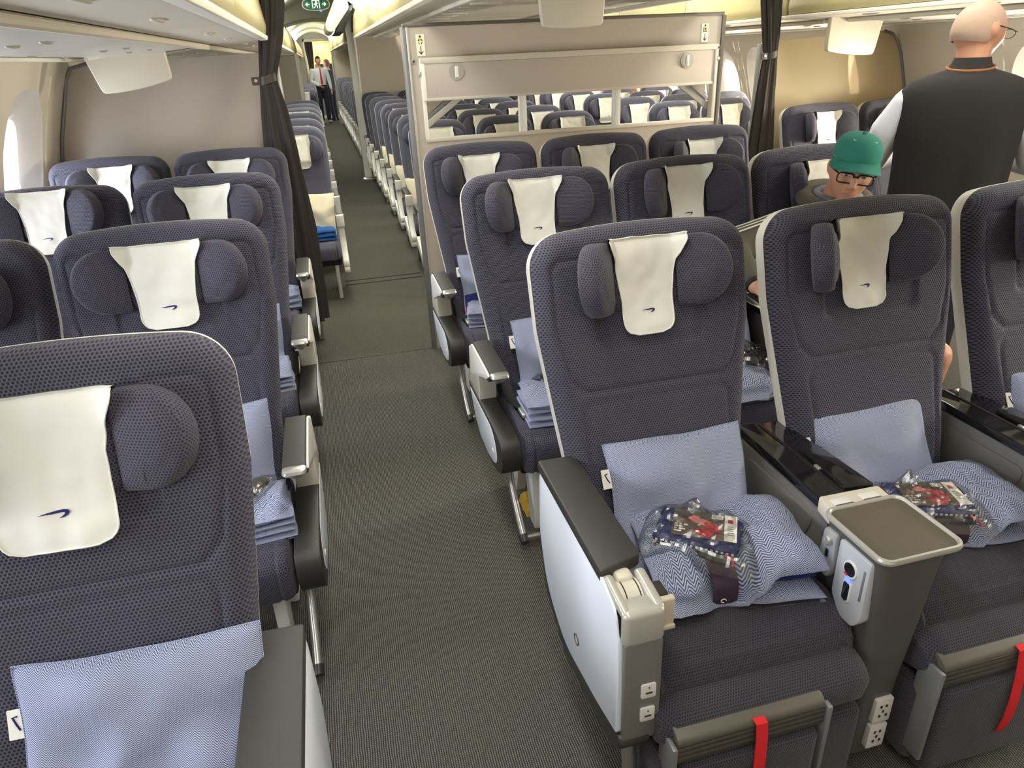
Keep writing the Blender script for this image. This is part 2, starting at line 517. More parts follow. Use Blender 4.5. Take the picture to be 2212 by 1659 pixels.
EMB_SCALE = [.72]
def cover_mesh(mb, vc, hv, wpad, M, top_w=.104, waist=.072, bot=.066, length=.235, wback=.055, seed=0, gold=False, emb=True, straight=False, angs=(34, 34), hinge=.080):
    vtop = vc+hv+.004
    def width(q):   # q distance down from the top
        if straight: return top_w
        return interp([(0, top_w), (.02, top_w*.97), (.06, waist*1.10), (.10, waist), (.15, bot), (.2, bot), (1, bot)], q)
    L = length; r = .035
    def fn(a, b, off=0):
        s = 2*a-1
        q = -.035 + (L+.035)*b
        h = width(max(0, q))
        if q > L-r: h = h - r + sqrt(max(0, r*r-(q-(L-r))**2))
        u = s*h
        if q < 0:   # over the top of the pad
            v = vtop + .002*sin(pi*(q+.035)/.035); w = wpad + q
        else:
            v = vtop - q
            w = wpad - .02*exp(-(q/.012)**1.0)*.5
            low = vc-hv
            if v < low: w = lerp(wpad, wback+.012, sstep(0, .05, low-v))
        w += .007*nz(u*1.0, v*.6, seed, 13)*(1 if q > .01 else .3) + .003*nz(u, v, seed+9, 30)
        flare = max(0, abs(u)-hinge+.008); tn = math.tan(radians(angs[0] if u < 0 else angs[1]))
        w += (flare*tn + .012*sstep(0, .012, flare))*(1 if v > vc-hv-.02 else 0) + .003
        return (u, v+.003*nz(u, 0, seed, 20)*(1-b), w+off)
    mb.grid(fn, 22, 40, 'cover_cloth', M)
    mb.grid(lambda a, b: fn(a, b, -.0025), 22, 40, 'cover_cloth', M, flip=True)
    # raised hem
    edge = [Vector(fn(0, k/40, .0006)) for k in range(6, 41)] + [Vector(fn(k/22, 1, .0006)) for k in range(1, 22)] + [Vector(fn(1, k/40, .0006)) for k in range(40, 5, -1)]
    mb.tube(edge, .0016, 'cover_cloth', 5, M)
    if emb:
        # hooked speed-stroke emblem
        ve = vtop - L*.76
        ES = EMB_SCALE[0]
        P = [(-.026, .0015), (-.01, .0045), (.006, .0062), (.016, .0066), (.0225, .0052), (.0245, .001), (.021, -.004), (.013, -.0072), (.006, -.0075), (.012, -.0045), (.0165, -.001), (.016, .0015), (.011, .002), (-.004, .0012)]
        c = (.004, .003)
        def wat(u, v):
            q = vtop - v; b = (q+.035)/(L+.035); h = width(max(0, q)); return fn(.5+u/(2*h), b, .0016)
        vs = [wat(u*ES, ve+v*ES) for u, v in P]
        mb.add(vs, [tuple(range(len(P)))], 'emblem_navy', None, M)

def cushion_mesh(mb, hw, y0, y1, zt, th, mat, lip=.07, piping=True, seed=0):
    # profile in (y,z), lofted across x with soft sides
    prof = [(y1, zt-.03), (lerp(y0, y1, .75), zt-.012), (lerp(y0, y1, .5), zt-.006), (lerp(y0, y1, .3), zt), (y0+lip*1.3, zt+.004), (y0+lip*.7, zt-.002),
            (y0+lip*.3, zt-lip*.28), (y0+lip*.06, zt-lip*.62), (y0, zt-lip), (y0+.004, zt-th+.03), (y0+.02, zt-th), (y1, zt-th)]
    # subdivide profile
    pts = []
    for (a, b) in zip(prof, prof[1:]):
        for k in range(3): pts.append((lerp(a[0], b[0], k/3), lerp(a[1], b[1], k/3)))
    pts.append(prof[-1])
    cy, cz = (y0+y1)/2, zt-th*.55
    xs = [-1, -.985, -.95, -.88, -.84, -.80, -.5, 0, .5, .80, .84, .88, .95, .985, 1]
    rings = []
    for s in xs:
        e = 1-abs(s)
        ins = .028*(1-sqrt(max(0, 1-(1-min(1, e/.14))**2)))
        seam = .006 if abs(abs(s)-.84) < .01 else 0
        ring = []
        for (y, z) in pts:
            d = Vector((y-cy, z-cz)); L = d.length
            k = (L-ins-seam)/L
            dip = .008*(1-s*s) if z > zt-.02 else 0
            ring.append((s*hw, cy+d.x*k, cz+d.y*k-dip))
        rings.append(ring)
    mb.loft(rings, mat, True, True)

DY_ARM = dict()
def prem_armrest(root, sg):
    """aisle armrest of rows behind the front row; sg=-1: on the -x side of the seat"""
    X = sg*.286
    mb = MB()
    mb.prism(rpoly([(.004, .652), (.03, .664), (.30, .672), (.335, .655), (.335, .612), (.06, .612)], .012), 'x', X-.031, X+.031, 'dark_pad', .017, 4)
    ar = mb.build('armrest', root)
    mb = MB()
    def capsec(z, hw, yf, yb): return [(X+a, b, z) for a, b in rrect(-hw, hw, yf, yb, min(hw, (yb-yf)/2)*.8, 5)]
    mb.loft([capsec(.6625, .024, .002, .02), capsec(.660, .0305, -.006, .03), capsec(.652, .0325, -.009, .03), capsec(.646, .031, -.005, .04)], 'silver', True, True)
    mb.loft([capsec(.647, .030, -.004, .05), capsec(.632, .023, .012, .07), capsec(.615, .013, .036, .09), capsec(.604, .006, .055, .10)], 'silver_paint', True, True)
    mb.build('armrest_cap', ar)
    mb = MB()
    a, b = sorted((X+sg*.030, X+sg*.038))
    mb.prism(rpoly([(.02, .65), (.05, .658), (.31, .664), (.345, .63), (.345, .52), (.24, .56), (.14, .60), (.06, .625)], .02), 'x', a, b, 'plastic_white', .003, 2)
    mb.build('armrest_skin', ar)
    mb = MB()
    mb.prism(rpoly([(.247, .452), (.235, .606), (.40, .62), (.43, .46)], .006), 'x', X-.030, X+.036*1, 'plastic_cream', .005, 2)
    mb.build('armrest_housing', ar)
    mb = MB()
    pl = [(.44, .455), (.0, .461), (-.09, .452), (-.108, .39), (-.075, .318), (.0, .296), (.13, .280), (.27, .29), (.35, .33), (.40, .40)]
    mb.prism(rpoly(pl, [.01, .05, .06, .05, .05, .03, .04, .03, .03, .02]), 'x', X-.034, X+.034, 'dark_pad', .008, 3)
    sp = mb.build('side_panel', root)
    mb = MB()
    a, b = sorted((X+sg*.032, X+sg*.0352))
    pl = [(.42, .44), (.05, .446), (-.005, .42), (-.03, .36), (-.005, .325), (.04, .308), (.13, .293), (.26, .303), (.335, .342), (.385, .41)]
    mb.prism(rpoly(pl, .03), 'x', a, b, 'panel_white', .002, 2)
    mb.cyl((b if sg > 0 else a, .03, .36), ((b if sg > 0 else a)+sg*.003, .03, .36), .011, 'socket_white', 14)
    mb.build('side_plate', sp)
    # leg and foot bar
    mb = MB()
    lx = X - sg*.035
    mb.tube([(lx, .10, .29), (lx, .085, .20), (lx, .07, .17), (lx, -.02, .085), (lx, -.075, .05)], .0135, 'tube_metal', 12)
    mb.cyl((lx, -.075, .05), (lx, -.10, .035), .017, 'dark_plastic', 12)
    mb.tube([(lx, -.085, .045), (lx-sg*.45, -.085, .045)], .011, 'tube_metal', 10)
    mb.build('foot_bar', root)
    return ar

def prem_base(root, wide=.235):
    mb = MB()
    mb.box(-wide, wide, -.02, .40, .27, .335, 'black_rubber', .01)
    for x in (-.17, .17):
        mb.prism(rpoly([(.02, .28), (.36, .28), (.34, .012), (.26, .012), (.2, .2), (.1, .2), (.06, .012), (-.01, .012)], .01), 'x', x-.018, x+.018, 'plastic_white', .004)
    mb.build('seat_base', root)

prem_parts = {}
def premium_seat(x, yarm, label, aisle=0, front=False, hv_off=0.0, wing=(34, 34), seed=0, cov=True, group=None, centre=0, cover_len=.235, wingL=.135, covkw=None, emb=.72, hinge=.084, hu=0.0):
    root = thing('premium_seat', label, 'seat', (x, yarm, 0), 0, group)
    if 'back' not in prem_parts:
        prem_parts['back'] = prem_back_mesh(); prem_parts['shell'] = prem_shell_mesh()
        mb = MB(); cushion_mesh(mb, .238, -.105, .36, .462, .15, 'navy_mesh_fabric'); prem_parts['cush'] = mb.mesh('seat_cushion')
        mb = MB(); cushion_mesh(mb, .250, -.175, .36, .487, .17, 'footrest_fabric', .085); prem_parts['cushf'] = mb.mesh('seat_cushion')
    def inst(key, name, parent=root):
        o = bpy.data.objects.new(name, prem_parts[key]); COL.objects.link(o); o.parent = parent; return o
    inst('back', 'backrest'); bs = inst('shell', 'back_shell')
    if x < 0: bs.scale = (.986, 1, 1)
    inst('cushf' if front else 'cush', 'seat_cushion')
    vc, hv = .705+hv_off, .088
    mb = MB(); head_pad(mb, hinge+.004, hv, vc, .006, .054, 'wing_fabric', MBK)
    hr = mb.build('headrest', root)
    for sd, ang in ((-1, wing[0]), (1, wing[1])):
        mb = MB(); wing_mesh(mb, sd, hv, wingL, vc, .010, .054, hinge, ang, 'wing_fabric', MBK)
        mb.build('headrest_wing', hr, smooth=50)
    EMB_SCALE[0] = emb
    mb = MB(); cover_mesh(mb, vc, hv, .066, MBK, length=cover_len, seed=seed, wback=.058, angs=wing, hinge=hinge, **(covkw or {}))
    mb.build('headrest_cover', hr, smooth=60)
    hr.location = (hu, 0, 0)
    prem_base(root)
    if aisle and not front: prem_armrest(root, aisle)
    if centre:
        mb = MB(); X = centre*.293
        mb.box(X-.045, X+.045, .02, .42, .30, .64, 'grey_dark_console', .012)
        ca = mb.build('centre_armrest', root)
        mb = MB(); mb.box(X-.05, X+.05, .0, .44, .64, .665, 'black_gloss', .008); mb.build('armrest_top', ca)
    return root

# economy ---------------------------------------------------------------
EHW = [(0, .205), (.3, .205), (.5, .215), (.9, .218)]
EG = [((.17, .74), (.17, .46), .004), ((0, .44), (.2, .44), .005), ((0, .415), (.2, .415), .004), ((.17, .38), (.17, 0), .004)]
efn, euv, ehw, ehw0 = make_back(EHW, .80, .09, .02, .05, .04, EG, None, 40, 50, 4.1)
econ_parts = {}
def econ_meshes():
    E = econ_parts
    mb = MB(); mb.grid(efn, 40, 50, 'economy_fabric', MEC, euv); E['backrest'] = mb.mesh('backrest')
    mb = MB(); shell_mesh(mb, ehw, ehw0, .80, .09, .02, MEC, 'economy_shell', .006, .04, .003); E['back_shell'] = mb.mesh('back_shell')
    mb = MB(); cushion_mesh(mb, .21, -.07, .36, .435, .12, 'economy_fabric', .06); E['seat_cushion'] = mb.mesh('seat_cushion')
    mb = MB(); head_pad(mb, .10, .088, .66, .045, .05, 'economy_fabric', MEC); E['headrest'] = mb.mesh('headrest')
    for sd, k in ((-1, 'wl'), (1, 'wr')):
        mb = MB(); wing_mesh(mb, sd, .088, .098, .66, .045, .045, .088, 24, 'economy_fabric', MEC); E[k] = mb.mesh('headrest_wing', 50)
    mb = MB(); cover_mesh(mb, .66, .088, .103, MEC, .098, .09, .088, .235, seed=3.3, angs=(24, 24), hinge=.09); E['headrest_cover'] = mb.mesh('headrest_cover', 60)
    mb = MB(); cover_mesh(mb, .66, .088, .103, MEC, .10, .08, .076, .225, seed=8.3, angs=(24, 24), hinge=.09); E['headrest_cover2'] = mb.mesh('headrest_cover', 60)
    mb = MB()
    mb.box(-.2, .2, 0, .38, .26, .315, 'black_rubber', .008)
    for x in (-.16, .16):
        mb.prism([(.04, .27), (.34, .27), (.36, .012), (.30, .012), (.22, .2), (.12, .2), (.05, .012), (-.01, .012)], 'x', x-.015, x+.015, 'tube_metal', .003)
    E['seat_base'] = mb.mesh('seat_base')
    for sg, k in ((-1, 'al'), (1, 'ar')):
        X = sg*.232
        mb = MB()
        mb.prism(rpoly([(.0, .635), (.30, .645), (.32, .60), (.06, .585), (.0, .56)], .012), 'x', X-.024, X+.024, 'dark_pad', .008); E[k+'pad'] = mb.mesh('armrest')
        mb = MB()
        mb.prism(rpoly([(-.012, .628), (.05, .634), (.06, .585), (.045, .53), (.0, .535)], .015), 'x', X-.028, X+.028, 'plastic_white', .008); E[k+'cap'] = mb.mesh('armrest_cap')
        mb = MB()
        mb.prism(rpoly([(.03, .56), (.09, .57), (.11, .46), (.06, .38), (.03, .30), (-.05, .255), (-.10, .27), (-.10, .31), (-.03, .36), (.02, .45)], .03), 'x', X-.022, X+.022, 'plastic_white', .008)
        mb.prism(rpoly([(-.10, .265), (.0, .27), (.34, .40), (.36, .33), (.1, .22), (-.09, .22)], .02), 'x', X-.02, X+.02, 'plastic_white', .004)
        E[k+'side'] = mb.mesh('side_panel')
def economy_seat(x, yarm, label, aisle=0, group=None, seed=0, cover=True, var=0):
    root = thing('economy_seat', label, 'seat', (x, yarm, 0), 0, group)
    E = econ_parts
    def inst(k, name, parent=root):
        o = bpy.data.objects.new(name, E[k]); COL.objects.link(o); o.parent = parent; return o
    for k in ('backrest', 'back_shell', 'seat_cushion', 'seat_base'): inst(k, k)
    h = inst('headrest', 'headrest'); inst('wl', 'headrest_wing', h); inst('wr', 'headrest_wing', h)
    if cover: inst('headrest_cover2' if var else 'headrest_cover', 'headrest_cover', h)
    h.location = (0, 0, rnd.uniform(-.012, .02))
    if aisle:
        k = 'al' if aisle < 0 else 'ar'
        a = inst(k+'pad', 'armrest'); inst(k+'cap', 'armrest_cap', a); inst(k+'side', 'side_panel')
    return root
plain('economy_shell', (196, 200, 206), .5)
econ_meshes()

ROWP, ROWE = .9652, .787
YR = [1.0856 + k*ROWP for k in range(3)]          # centre block rows, armrest fronts
YL = [0.691 + k*ROWP for k in range(4)]           # window-side block rows
XR = {0: (.724, 1.362, 1.985), 1: (.74, 1.335, 1.925), 2: (.74, 1.335, 1.925)}
PL = 'premium seats with white headrest covers'
def S(*a, **k): return premium_seat(*a, group=PL, **k)
A1 = S(XR[0][0], YR[0], 'nearest centre seat, behind the white-panelled console, with pillow and banded blanket', front=True, wing=(56, 30), seed=1, hv_off=.030, hu=-.014)
A2 = S(XR[0][1], YR[0], 'front-row seat between two dark-topped consoles, pillow and folded blanket on it', front=True, wing=(54, 32), seed=2, hv_off=.018, hu=-.036)
A3 = S(XR[0][2], YR[0], 'seat cut by the right picture edge, broad white shell rim showing', front=True, seed=3, wing=(45, 40), hv_off=.03)
B1 = S(XR[1][0], YR[1], 'second-row centre seat on the aisle with cream-housed armrest and silver plastic bag', aisle=-1, seed=4, wing=(54, 28), centre=1, hv_off=.028, hu=-.026)
B2 = S(XR[1][1], YR[1], 'second-row centre seat just left of the man in the green cap', seed=5, wing=(52, 30), centre=1, hv_off=.025, hu=-.016)
B3 = S(XR[1][2], YR[1], 'seat in which the man in the green cap sits', seed=6, wing=(54, 30))
C1 = S(XR[2][0], YR[2], 'last-row centre seat on the aisle, in front of the folded-down partition flap, left end', aisle=-1, seed=7, wing=(54, 32), centre=1, hu=-.026)
C2 = S(XR[2][1], YR[2], 'last-row centre seat, middle of the three against the windowed partition', seed=8, wing=(54, 32), centre=1, hv_off=.002, hu=-.02)
C3 = S(XR[2][2], YR[2], 'last-row centre seat at the right end of the windowed partition', seed=9, wing=(54, 32), hv_off=-.012, hu=-.012)
L1 = S(-.492, YL[0], 'nearest seat in the left block, cut by the picture edge, pale pillow on it', front=True, seed=10, wing=(34, 22), emb=.95, hv_off=-.008, hu=-.012, cover_len=.252, hinge=.104, wingL=.125, covkw=dict(top_w=.122, waist=.092, bot=.090))
L2 = S(-.49, YL[1], 'second aisle seat of the left block with its oval headrest wings spread wide', aisle=1, seed=11, wing=(20, 34), centre=-1, emb=.9, hv_off=.008, hinge=.094, covkw=dict(top_w=.116, waist=.082, bot=.076))
L2w = S(-1.08, YL[1], 'window seat at the left picture edge with no cover in view', seed=12)
L3 = S(-.49, YL[2], 'third aisle seat of the left block, headrest cover half hidden by the seat in front', aisle=1, seed=13, wing=(34, 40), centre=-1, hv_off=.015)
L3w = S(-1.08, YL[2], 'left window seat with emblem showing on its white cover, third row', seed=14, wing=(24, 34), hv_off=.045)
L4 = S(-.49, YL[3], 'last aisle seat of the left block, beside the gathered curtain', aisle=1, seed=15, wing=(34, 34), centre=-1)
L4w = S(-1.08, YL[3], 'last window seat of the left block under the hanging white panel', seed=16, wing=(24, 30), hv_off=.01, hu=.025)
R1 = S(3.21, 3.76, 'premium seat in front of the sunlit right-hand partition, beside the right curtain', seed=17, wing=(56, 30), hv_off=.0)
R2 = S(3.80, 3.76, 'window seat at the right, mostly hidden behind the man in the black vest', seed=18)

# economy rows
ordn = ['first', 'second', 'third', 'fourth', 'fifth', 'sixth', 'seventh', 'eighth', 'ninth', 'tenth', 'eleventh', 'twelfth', 'thirteenth']
for k in range(8):
    for c, nm in ((0, 'left'), (1, 'middle'), (2, 'right')):
        economy_seat((.835, 1.345, 1.855)[c]-.005, 4.95+k*ROWE, f'navy economy seat, {ordn[k]} row behind the windowed partition, {nm} of three', -1 if c == 0 else (1 if c == 2 else 0), 'economy seats behind the windowed partition', var=(k+c) % 2)
for k in range(6):
    economy_seat(-.20, 5.2+k*ROWE, f'navy economy aisle seat, {ordn[k]} behind the left curtain', 1, 'economy aisle seats beyond the left curtain', var=k % 2)
for k in range(8):
    for c, nm in ((0, 'aisle'), (1, 'middle'), (2, 'window')):
        economy_seat((2.86, 3.34, 3.82)[c], 5.2+k*ROWE, f'navy economy {nm} seat, {ordn[k]} row beyond the right curtain', -1 if c == 0 else 0, 'economy seats beyond the right curtain', var=(k+c) % 2)
for k in range(12):
    for c, nm in ((0, 'aisle'),):
        economy_seat(.80, 12.1+k*ROWE, f'far navy economy aisle seat, {ordn[k]} row beyond the tall white post', -1, 'far economy seats beyond the white post', cover=False)
for k in range(6):
    economy_seat(-.20, 13.0+k*ROWE, f'far navy economy aisle seat on the left, {ordn[k]} row past the white panel edge', 1, 'far economy seats on the left', cover=(k == 0))
# ------------------------------------------------------------------ cabin shell
MIR = 2.72
def wx(z): return interp([(0, -1.47), (.6, -1.47), (1.05, -1.43), (1.32, -1.355), (1.5, -1.29), (1.62, -1.24), (1.72, -1.19), (2.2, -1.19)], z)
YB, YE, YEND = -1.6, 3.985, 22.5
mb = MB(); mb.box(-1.5, 4.22, YB, YE, -.03, 0, 'carpet_premium'); struct(mb.build('floor'))
mb = MB(); mb.box(-1.5, 4.22, YE+.006, YEND, -.03, -.001, 'carpet_economy'); struct(mb.build('floor_economy'))
mb = MB(); mb.box(-1.5, 4.22, YEND, 26, -.03, -.002, 'dark_plastic'); struct(mb.build('floor_galley'))
mb = MB(); mb.box(-1.3, 4.0, YE-.001, YE+.007, -.004, .0015, 'black_rubber'); struct(mb.build('trim_1'))
mb = MB()
for y in (5.55, 5.66): mb.box(.0, .62, y, y+.016, -.004, .003, 'black_rubber')
struct(mb.build('trim_2'))

def wall_side(name, right, y0, y1, centers):
    X = (lambda x: MIR-x) if right else (lambda x: x)
    mb = MB(); zs = [0, .3, .6, .82]
    # lower strip, upper strip
    def zl(za, zb, n): return sorted({lerp(za, zb, k/n) for k in range(n+1)} | {z for z in (1.05, 1.32, 1.5) if za < z < zb})
    def strip(ya, yb, za, zb, n):
        mb.loft([[(X(wx(z)), ya-.01, z) for z in zl(za, zb, n)], [(X(wx(z)), yb+.01, z) for z in zl(za, zb, n)]], 'wall_lining', False, False)
    strip(y0, y1, 0, .86, 6); strip(y0, y1, 1.62, 2.2, 8)
    cs = sorted(centers); cur = y0
    for c in cs:
        a, b = c-.3, c+.3
        if a > cur+.001: strip(cur, a, .86, 1.62, 8)
        # window bay: rectangle -> recess oval
        N = 56
        rect = []; oval = []; inn = []
        for k in range(N):
            t = 2*pi*k/N + pi/4
            cx_, sz_ = cos(t), sin(t)
            m = max(abs(cx_), abs(sz_)); rect.append((c+.3*cx_/m, 1.24+.38*sz_/m))
            q = 2.6
            f = (abs(cx_)**q+abs(sz_)**q)**(-1/q)
            oval.append((c+.255*cx_*f, 1.235+.335*sz_*f)); inn.append((c+.145*cx_*f, 1.215+.235*sz_*f))
        def L(pts, off): return [(X(wx(z)-off), y, z) for y, z in pts]
        mid = [((p[0]+q[0])/2, (p[1]+q[1])/2) for p, q in zip(rect, oval)]
        mb.loft([L(rect, 0), L(mid, 0), L(oval, .0)], 'wall_lining', True, False)
        m1 = [(lerp(p[0], q[0], .12), lerp(p[1], q[1], .12)) for p, q in zip(oval, inn)]
        m2 = [(lerp(p[0], q[0], .8), lerp(p[1], q[1], .8)) for p, q in zip(oval, inn)]
        mb.loft([L(oval, 0), L(m1, .012), L(m2, .055), L(inn, .075), L(inn, .10)], 'wall_reveal', True, False)
        cur = b
    if cur < y1-.001: strip(cur, y1, .86, 1.62, 8)
    struct(mb.build(name, smooth=40))
CL = [3.87-.6*k for k in range(0, 7)]
wall_side('wall_left', False, YB, YEND, CL + [5.2+.6*k for k in range(10)])
CR = [3.42, 1.3, .7] + [4.95+.68*k for k in range(9)]
wall_side('wall_right', True, YB, YEND, CR)
wn = 0
for right, cs in ((False, CL), (True, CR)):
    for c in cs:
        wn += 1
        mb = MB(); N = 40; ring = []
        for k in range(N):
            t = 2*pi*k/N; q = 2.6; f = (abs(cos(t))**q+abs(sin(t))**q)**(-1/q)
            ring.append((c+.148*cos(t)*f, 1.215+.238*sin(t)*f))
        xo = wx(1.215)-.095; xo = MIR-xo if right else xo
        mb.prism(ring, 'x', xo-.004, xo+.004, 'window_pane')
        struct(mb.build(f'window_{wn}'))
# end walls and ceiling
mb = MB(); mb.box(-1.5, 4.22, YB-.05, YB, 0, 2.45, 'wall_lining'); struct(mb.build('wall_front'))
mb = MB()
mb.box(-1.5, -.13, YEND, YEND+.05, 0, 2.45, 'partition_laminate'); mb.box(.63, 4.22, YEND, YEND+.05, 0, 2.45, 'partition_laminate'); mb.box(-.14, .64, YEND, YEND+.05, 2.17, 2.45, 'partition_laminate')
struct(mb.build('wall_rear'))
mb = MB(); mb.box(-.6, 1.1, 24.2, 24.25, 0, 2.4, 'galley_cream'); struct(mb.build('wall_galley'))
mb = MB()
for (x0, x1, z0, z1) in ((-.17, -.12, 0, 2.2), (.62, .67, 0, 2.2), (-.17, .67, 2.14, 2.2)): mb.box(x0, x1, YEND-.03, YEND+.02, z0, z1, 'silver_paint', .006)
struct(mb.build('door_1'))
def ceil_aisle(name, X, ya, yb):
    mb = MB(); prof = []
    for k in range(13):
        t = k/12; x = lerp(-.335, .615, t); prof.append((X(x), 2.16+.20*sin(pi*t)**.7))
    mb.loft([[(x, ya, z) for x, z in prof], [(x, yb, z) for x, z in prof]], 'ceiling_lining', False, False)
    mb.loft([[(x, ya, 2.42 if k in (0, 12) else z+.05) for k, (x, z) in enumerate(prof)], [(x, yb, 2.42 if k in (0, 12) else z+.05) for k, (x, z) in enumerate(prof)]], 'ceiling_lining', False, False)
    return struct(mb.build(name))
ceil_aisle('ceiling', lambda x: x, YB, YEND)
ceil_aisle('ceiling_right', lambda x: MIR-x, YB, YEND)
mb = MB(); mb.box(-1.5, 4.22, YB, 26, 2.44, 2.47, 'ceiling_lining'); struct(mb.build('ceiling_top'))
# lowered arch panel in the far aisle
mb = MB()
pr = [(-.40, 2.10)] + [(lerp(-.36, .62, k/10), 2.10+.085*sin(pi*k/10)) for k in range(11)] + [(.66, 2.10), (.66, 2.36), (-.40, 2.36)]
mb.prism(pr, 'y', 11.5, 12.6, 'ceiling_lining', .01)
struct(mb.build('ceiling_arch'))
for X, nm in ((lambda x: x, 'wash_glow_strip_left'), (lambda x: MIR-x, 'wash_glow_strip_right')):
    mb = MB()
    a, b = sorted((X(-1.20), X(-1.13)))
    mb.box(a, b, YB, YEND, 1.680, 1.696, 'white_trim', .005); struct(mb.build(nm))  # white strip stands in for the wash light along the wall top

# ---------------------------------------------------------------- overhead bins
def outer_bin(X, y0, y1, label, latches=True, group=None):
    t = thing('overhead_bin', label, 'overhead bin', (X(-.7), (y0+y1)/2, 1.735), 0, group)
    ox, oy, oz = X(-.7), (y0+y1)/2, 1.735
    g = .004
    def P(poly, name, ya, yb, mat, r, parent):
        mb = MB(); mb.prism([(X(x)-ox, z-oz) for x, z in poly], 'y', ya-oy, yb-oy, mat, r); return mb.build(name, parent)
    body = P([(-.225, 1.742), (-.47, 1.728), (-.475, 1.75), (-.9, 1.80), (-1.0, 2.1), (-.45, 2.2), (-.34, 2.14)], 'bin_body', y0+g, y1-g, 'bin_under', .004, t)
    door = P(rpoly([(-.205, 1.762), (-.196, 1.80), (-.215, 1.95), (-.30, 2.11), (-.42, 2.2), (-.44, 2.19), (-.32, 2.09), (-.24, 1.94), (-.226, 1.762)], .02), 'bin_door', y0+g, y1-g, 'bin_face', .004, t)
    lip = P(rpoly([(-.200, 1.738), (-.196, 1.758), (-.235, 1.762), (-.24, 1.738)], .004), 'bin_lip', y0+g, y1-g, 'white_trim', .002, t)
    mb = MB(); mb.box(*sorted((X(-.9)-ox, X(-.5)-ox)), -.2, .2, .40, .706, 'ceiling_lining', .01); mb.build('mounting_bracket', t)
    if latches:
        for yy in (lerp(y0, y1, .30)-oy, lerp(y0, y1, .70)-oy):
            mb = MB(); b = bmesh.new(); bmesh.ops.create_uvsphere(b, u_segments=16, v_segments=8, radius=1)
            for v in b.verts: v.co = (X(-.34)-ox+v.co.x*.013, yy+v.co.y*.07, 1.734-oz+v.co.z*.006)
            mb.bm(b, 'bin_under'); mb.build('bin_latch', body)
    return t
Lx = lambda x: x
Rx = lambda x: MIR-x
GL = 'overhead bins along the window sides'
for i, (a, b) in enumerate(((-.5, .9), (.9, 2.5), (2.5, 4.05))):
    outer_bin(Lx, a, b, ['overhead bin at the left above the camera side of the cabin', 'overhead bin above the second and third left rows', 'overhead bin above the last left row, ending at the curtain'][i], True, GL)
for i in range(5):
    outer_bin(Lx, 4.12+i*1.36, 4.12+(i+1)*1.36, f'left overhead bin beyond the curtain, {ordn[i]} one', True, GL)
for i in range(6):
    outer_bin(Lx, 12.7+i*1.6, 12.7+(i+1)*1.6, f'far left overhead bin past the exit sign, {ordn[i]} one', False, GL)
for i, (a, b) in enumerate(((-.5, .9), (.9, 2.4), (2.4, 4.32))):
    outer_bin(Rx, a, b, ['overhead bin at the right edge over the front row', 'olive overhead bin above the man in the black vest', 'olive overhead bin on the right between vest man and right curtain'][i], True, GL)
for i in range(5):
    outer_bin(Rx, 4.34+i*1.36, 4.34+(i+1)*1.36, f'right overhead bin beyond the right curtain, {ordn[i]} one', True, GL)

def centre_bin(y0, y1, label, group=None):
    ox, oy, oz = 1.36, (y0+y1)/2, 1.865
    t = thing('overhead_bin', label, 'overhead bin', (ox, oy, oz), 0, group)
    g = .004
    mb = MB(); mb.prism([(-.80, .004), (.80, .004), (.76, .32), (-.76, .32)], 'y', y0+g-oy, y1-g-oy, 'bin_under', .004); body = mb.build('bin_body', t)
    mb = MB(); mb.box(-.4, .4, -.2, .2, .31, .576, 'ceiling_lining', .01); mb.build('mounting_bracket', t)
    for s in (-1, 1):
        mb = MB(); mb.prism(rpoly([(s*.828, .012), (s*.838, .05), (s*.822, .2), (s*.76, .34), (s*.74, .33), (s*.795, .19), (s*.805, .012)], .02), 'y', y0+g-oy, y1-g-oy, 'bin_face', .004)
        mb.build('bin_door', t)
        mb = MB(); mb.prism(rpoly([(s*.836, -.012), (s*.842, .01), (s*.795, .014), (s*.79, -.012)], .004), 'y', y0+g-oy, y1-g-oy, 'white_trim', .002)
        mb.build('bin_lip', t)
        mb = MB(); n = max(2, int((y1-y0)/.28))
        # ribbed service strip with lamps beneath the bin
        a, b = sorted((s*.60, s*.36)); mb.box(a, b, y0+g-oy, y1-g-oy, -.010, .006, 'service_panel', .003)
        mb.box(*sorted((s*.595, s*.615)), y0+g-oy, y1-g-oy, -.016, .004, 'white_trim', .004)
        for k in range(n):
            yy = lerp(y0, y1, (k+.5)/n)-oy
            mb.box(*sorted((s*.56, s*.40)), yy-.02, yy+.02, -.016, -.008, 'plastic_cream', .004)
        mb.build('service_strip', t)
    return t
for i, (a, b) in enumerate(((-.5, 1.2), (1.2, 2.55), (2.55, 3.97), (3.97, 5.7), (5.7, 7.5), (7.5, 9.3))):
    centre_bin(a, b, ['centre overhead bin above the camera', 'centre overhead bin above the front row', 'centre overhead bin directly in front of the windowed partition', 'centre overhead bin just behind the windowed partition', 'centre overhead bin two behind the windowed partition', 'centre overhead bin three behind, whose lip ends by the open bin'][i], 'centre overhead bins')
for i in range(5):
    centre_bin(12.0+i*1.88, 12.0+(i+1)*1.88, f'far centre overhead bin past the white post, {ordn[i]} one', 'far centre overhead bins')
# open bin bucket hanging into the aisle
t = thing('overhead_bin', 'open white overhead bin hanging down over the far aisle beside the exit sign', 'overhead bin', (.42, 10.1, 2.14))
mb = MB()
prof = rpoly([(-.19, -.20), (-.12, -.215), (.10, .04), (.07, .20), (-.02, .20), (-.20, -.12)], .05)
mb.prism(prof, 'y', -.72, .72, 'plastic_white', .02, 3); mb.build('bin_bucket', t)
mb = MB(); mb.prism([(-.10, -.215), (.0, -.215), (.16, .08), (.10, .06)], 'y', -.70, .70, 'black_rubber', .004); mb.build('bin_opening', t)
mb = MB(); mb.box(.02, .16, -.3, .3, .15, .30, 'ceiling_lining', .01); mb.build('mounting_bracket', t)

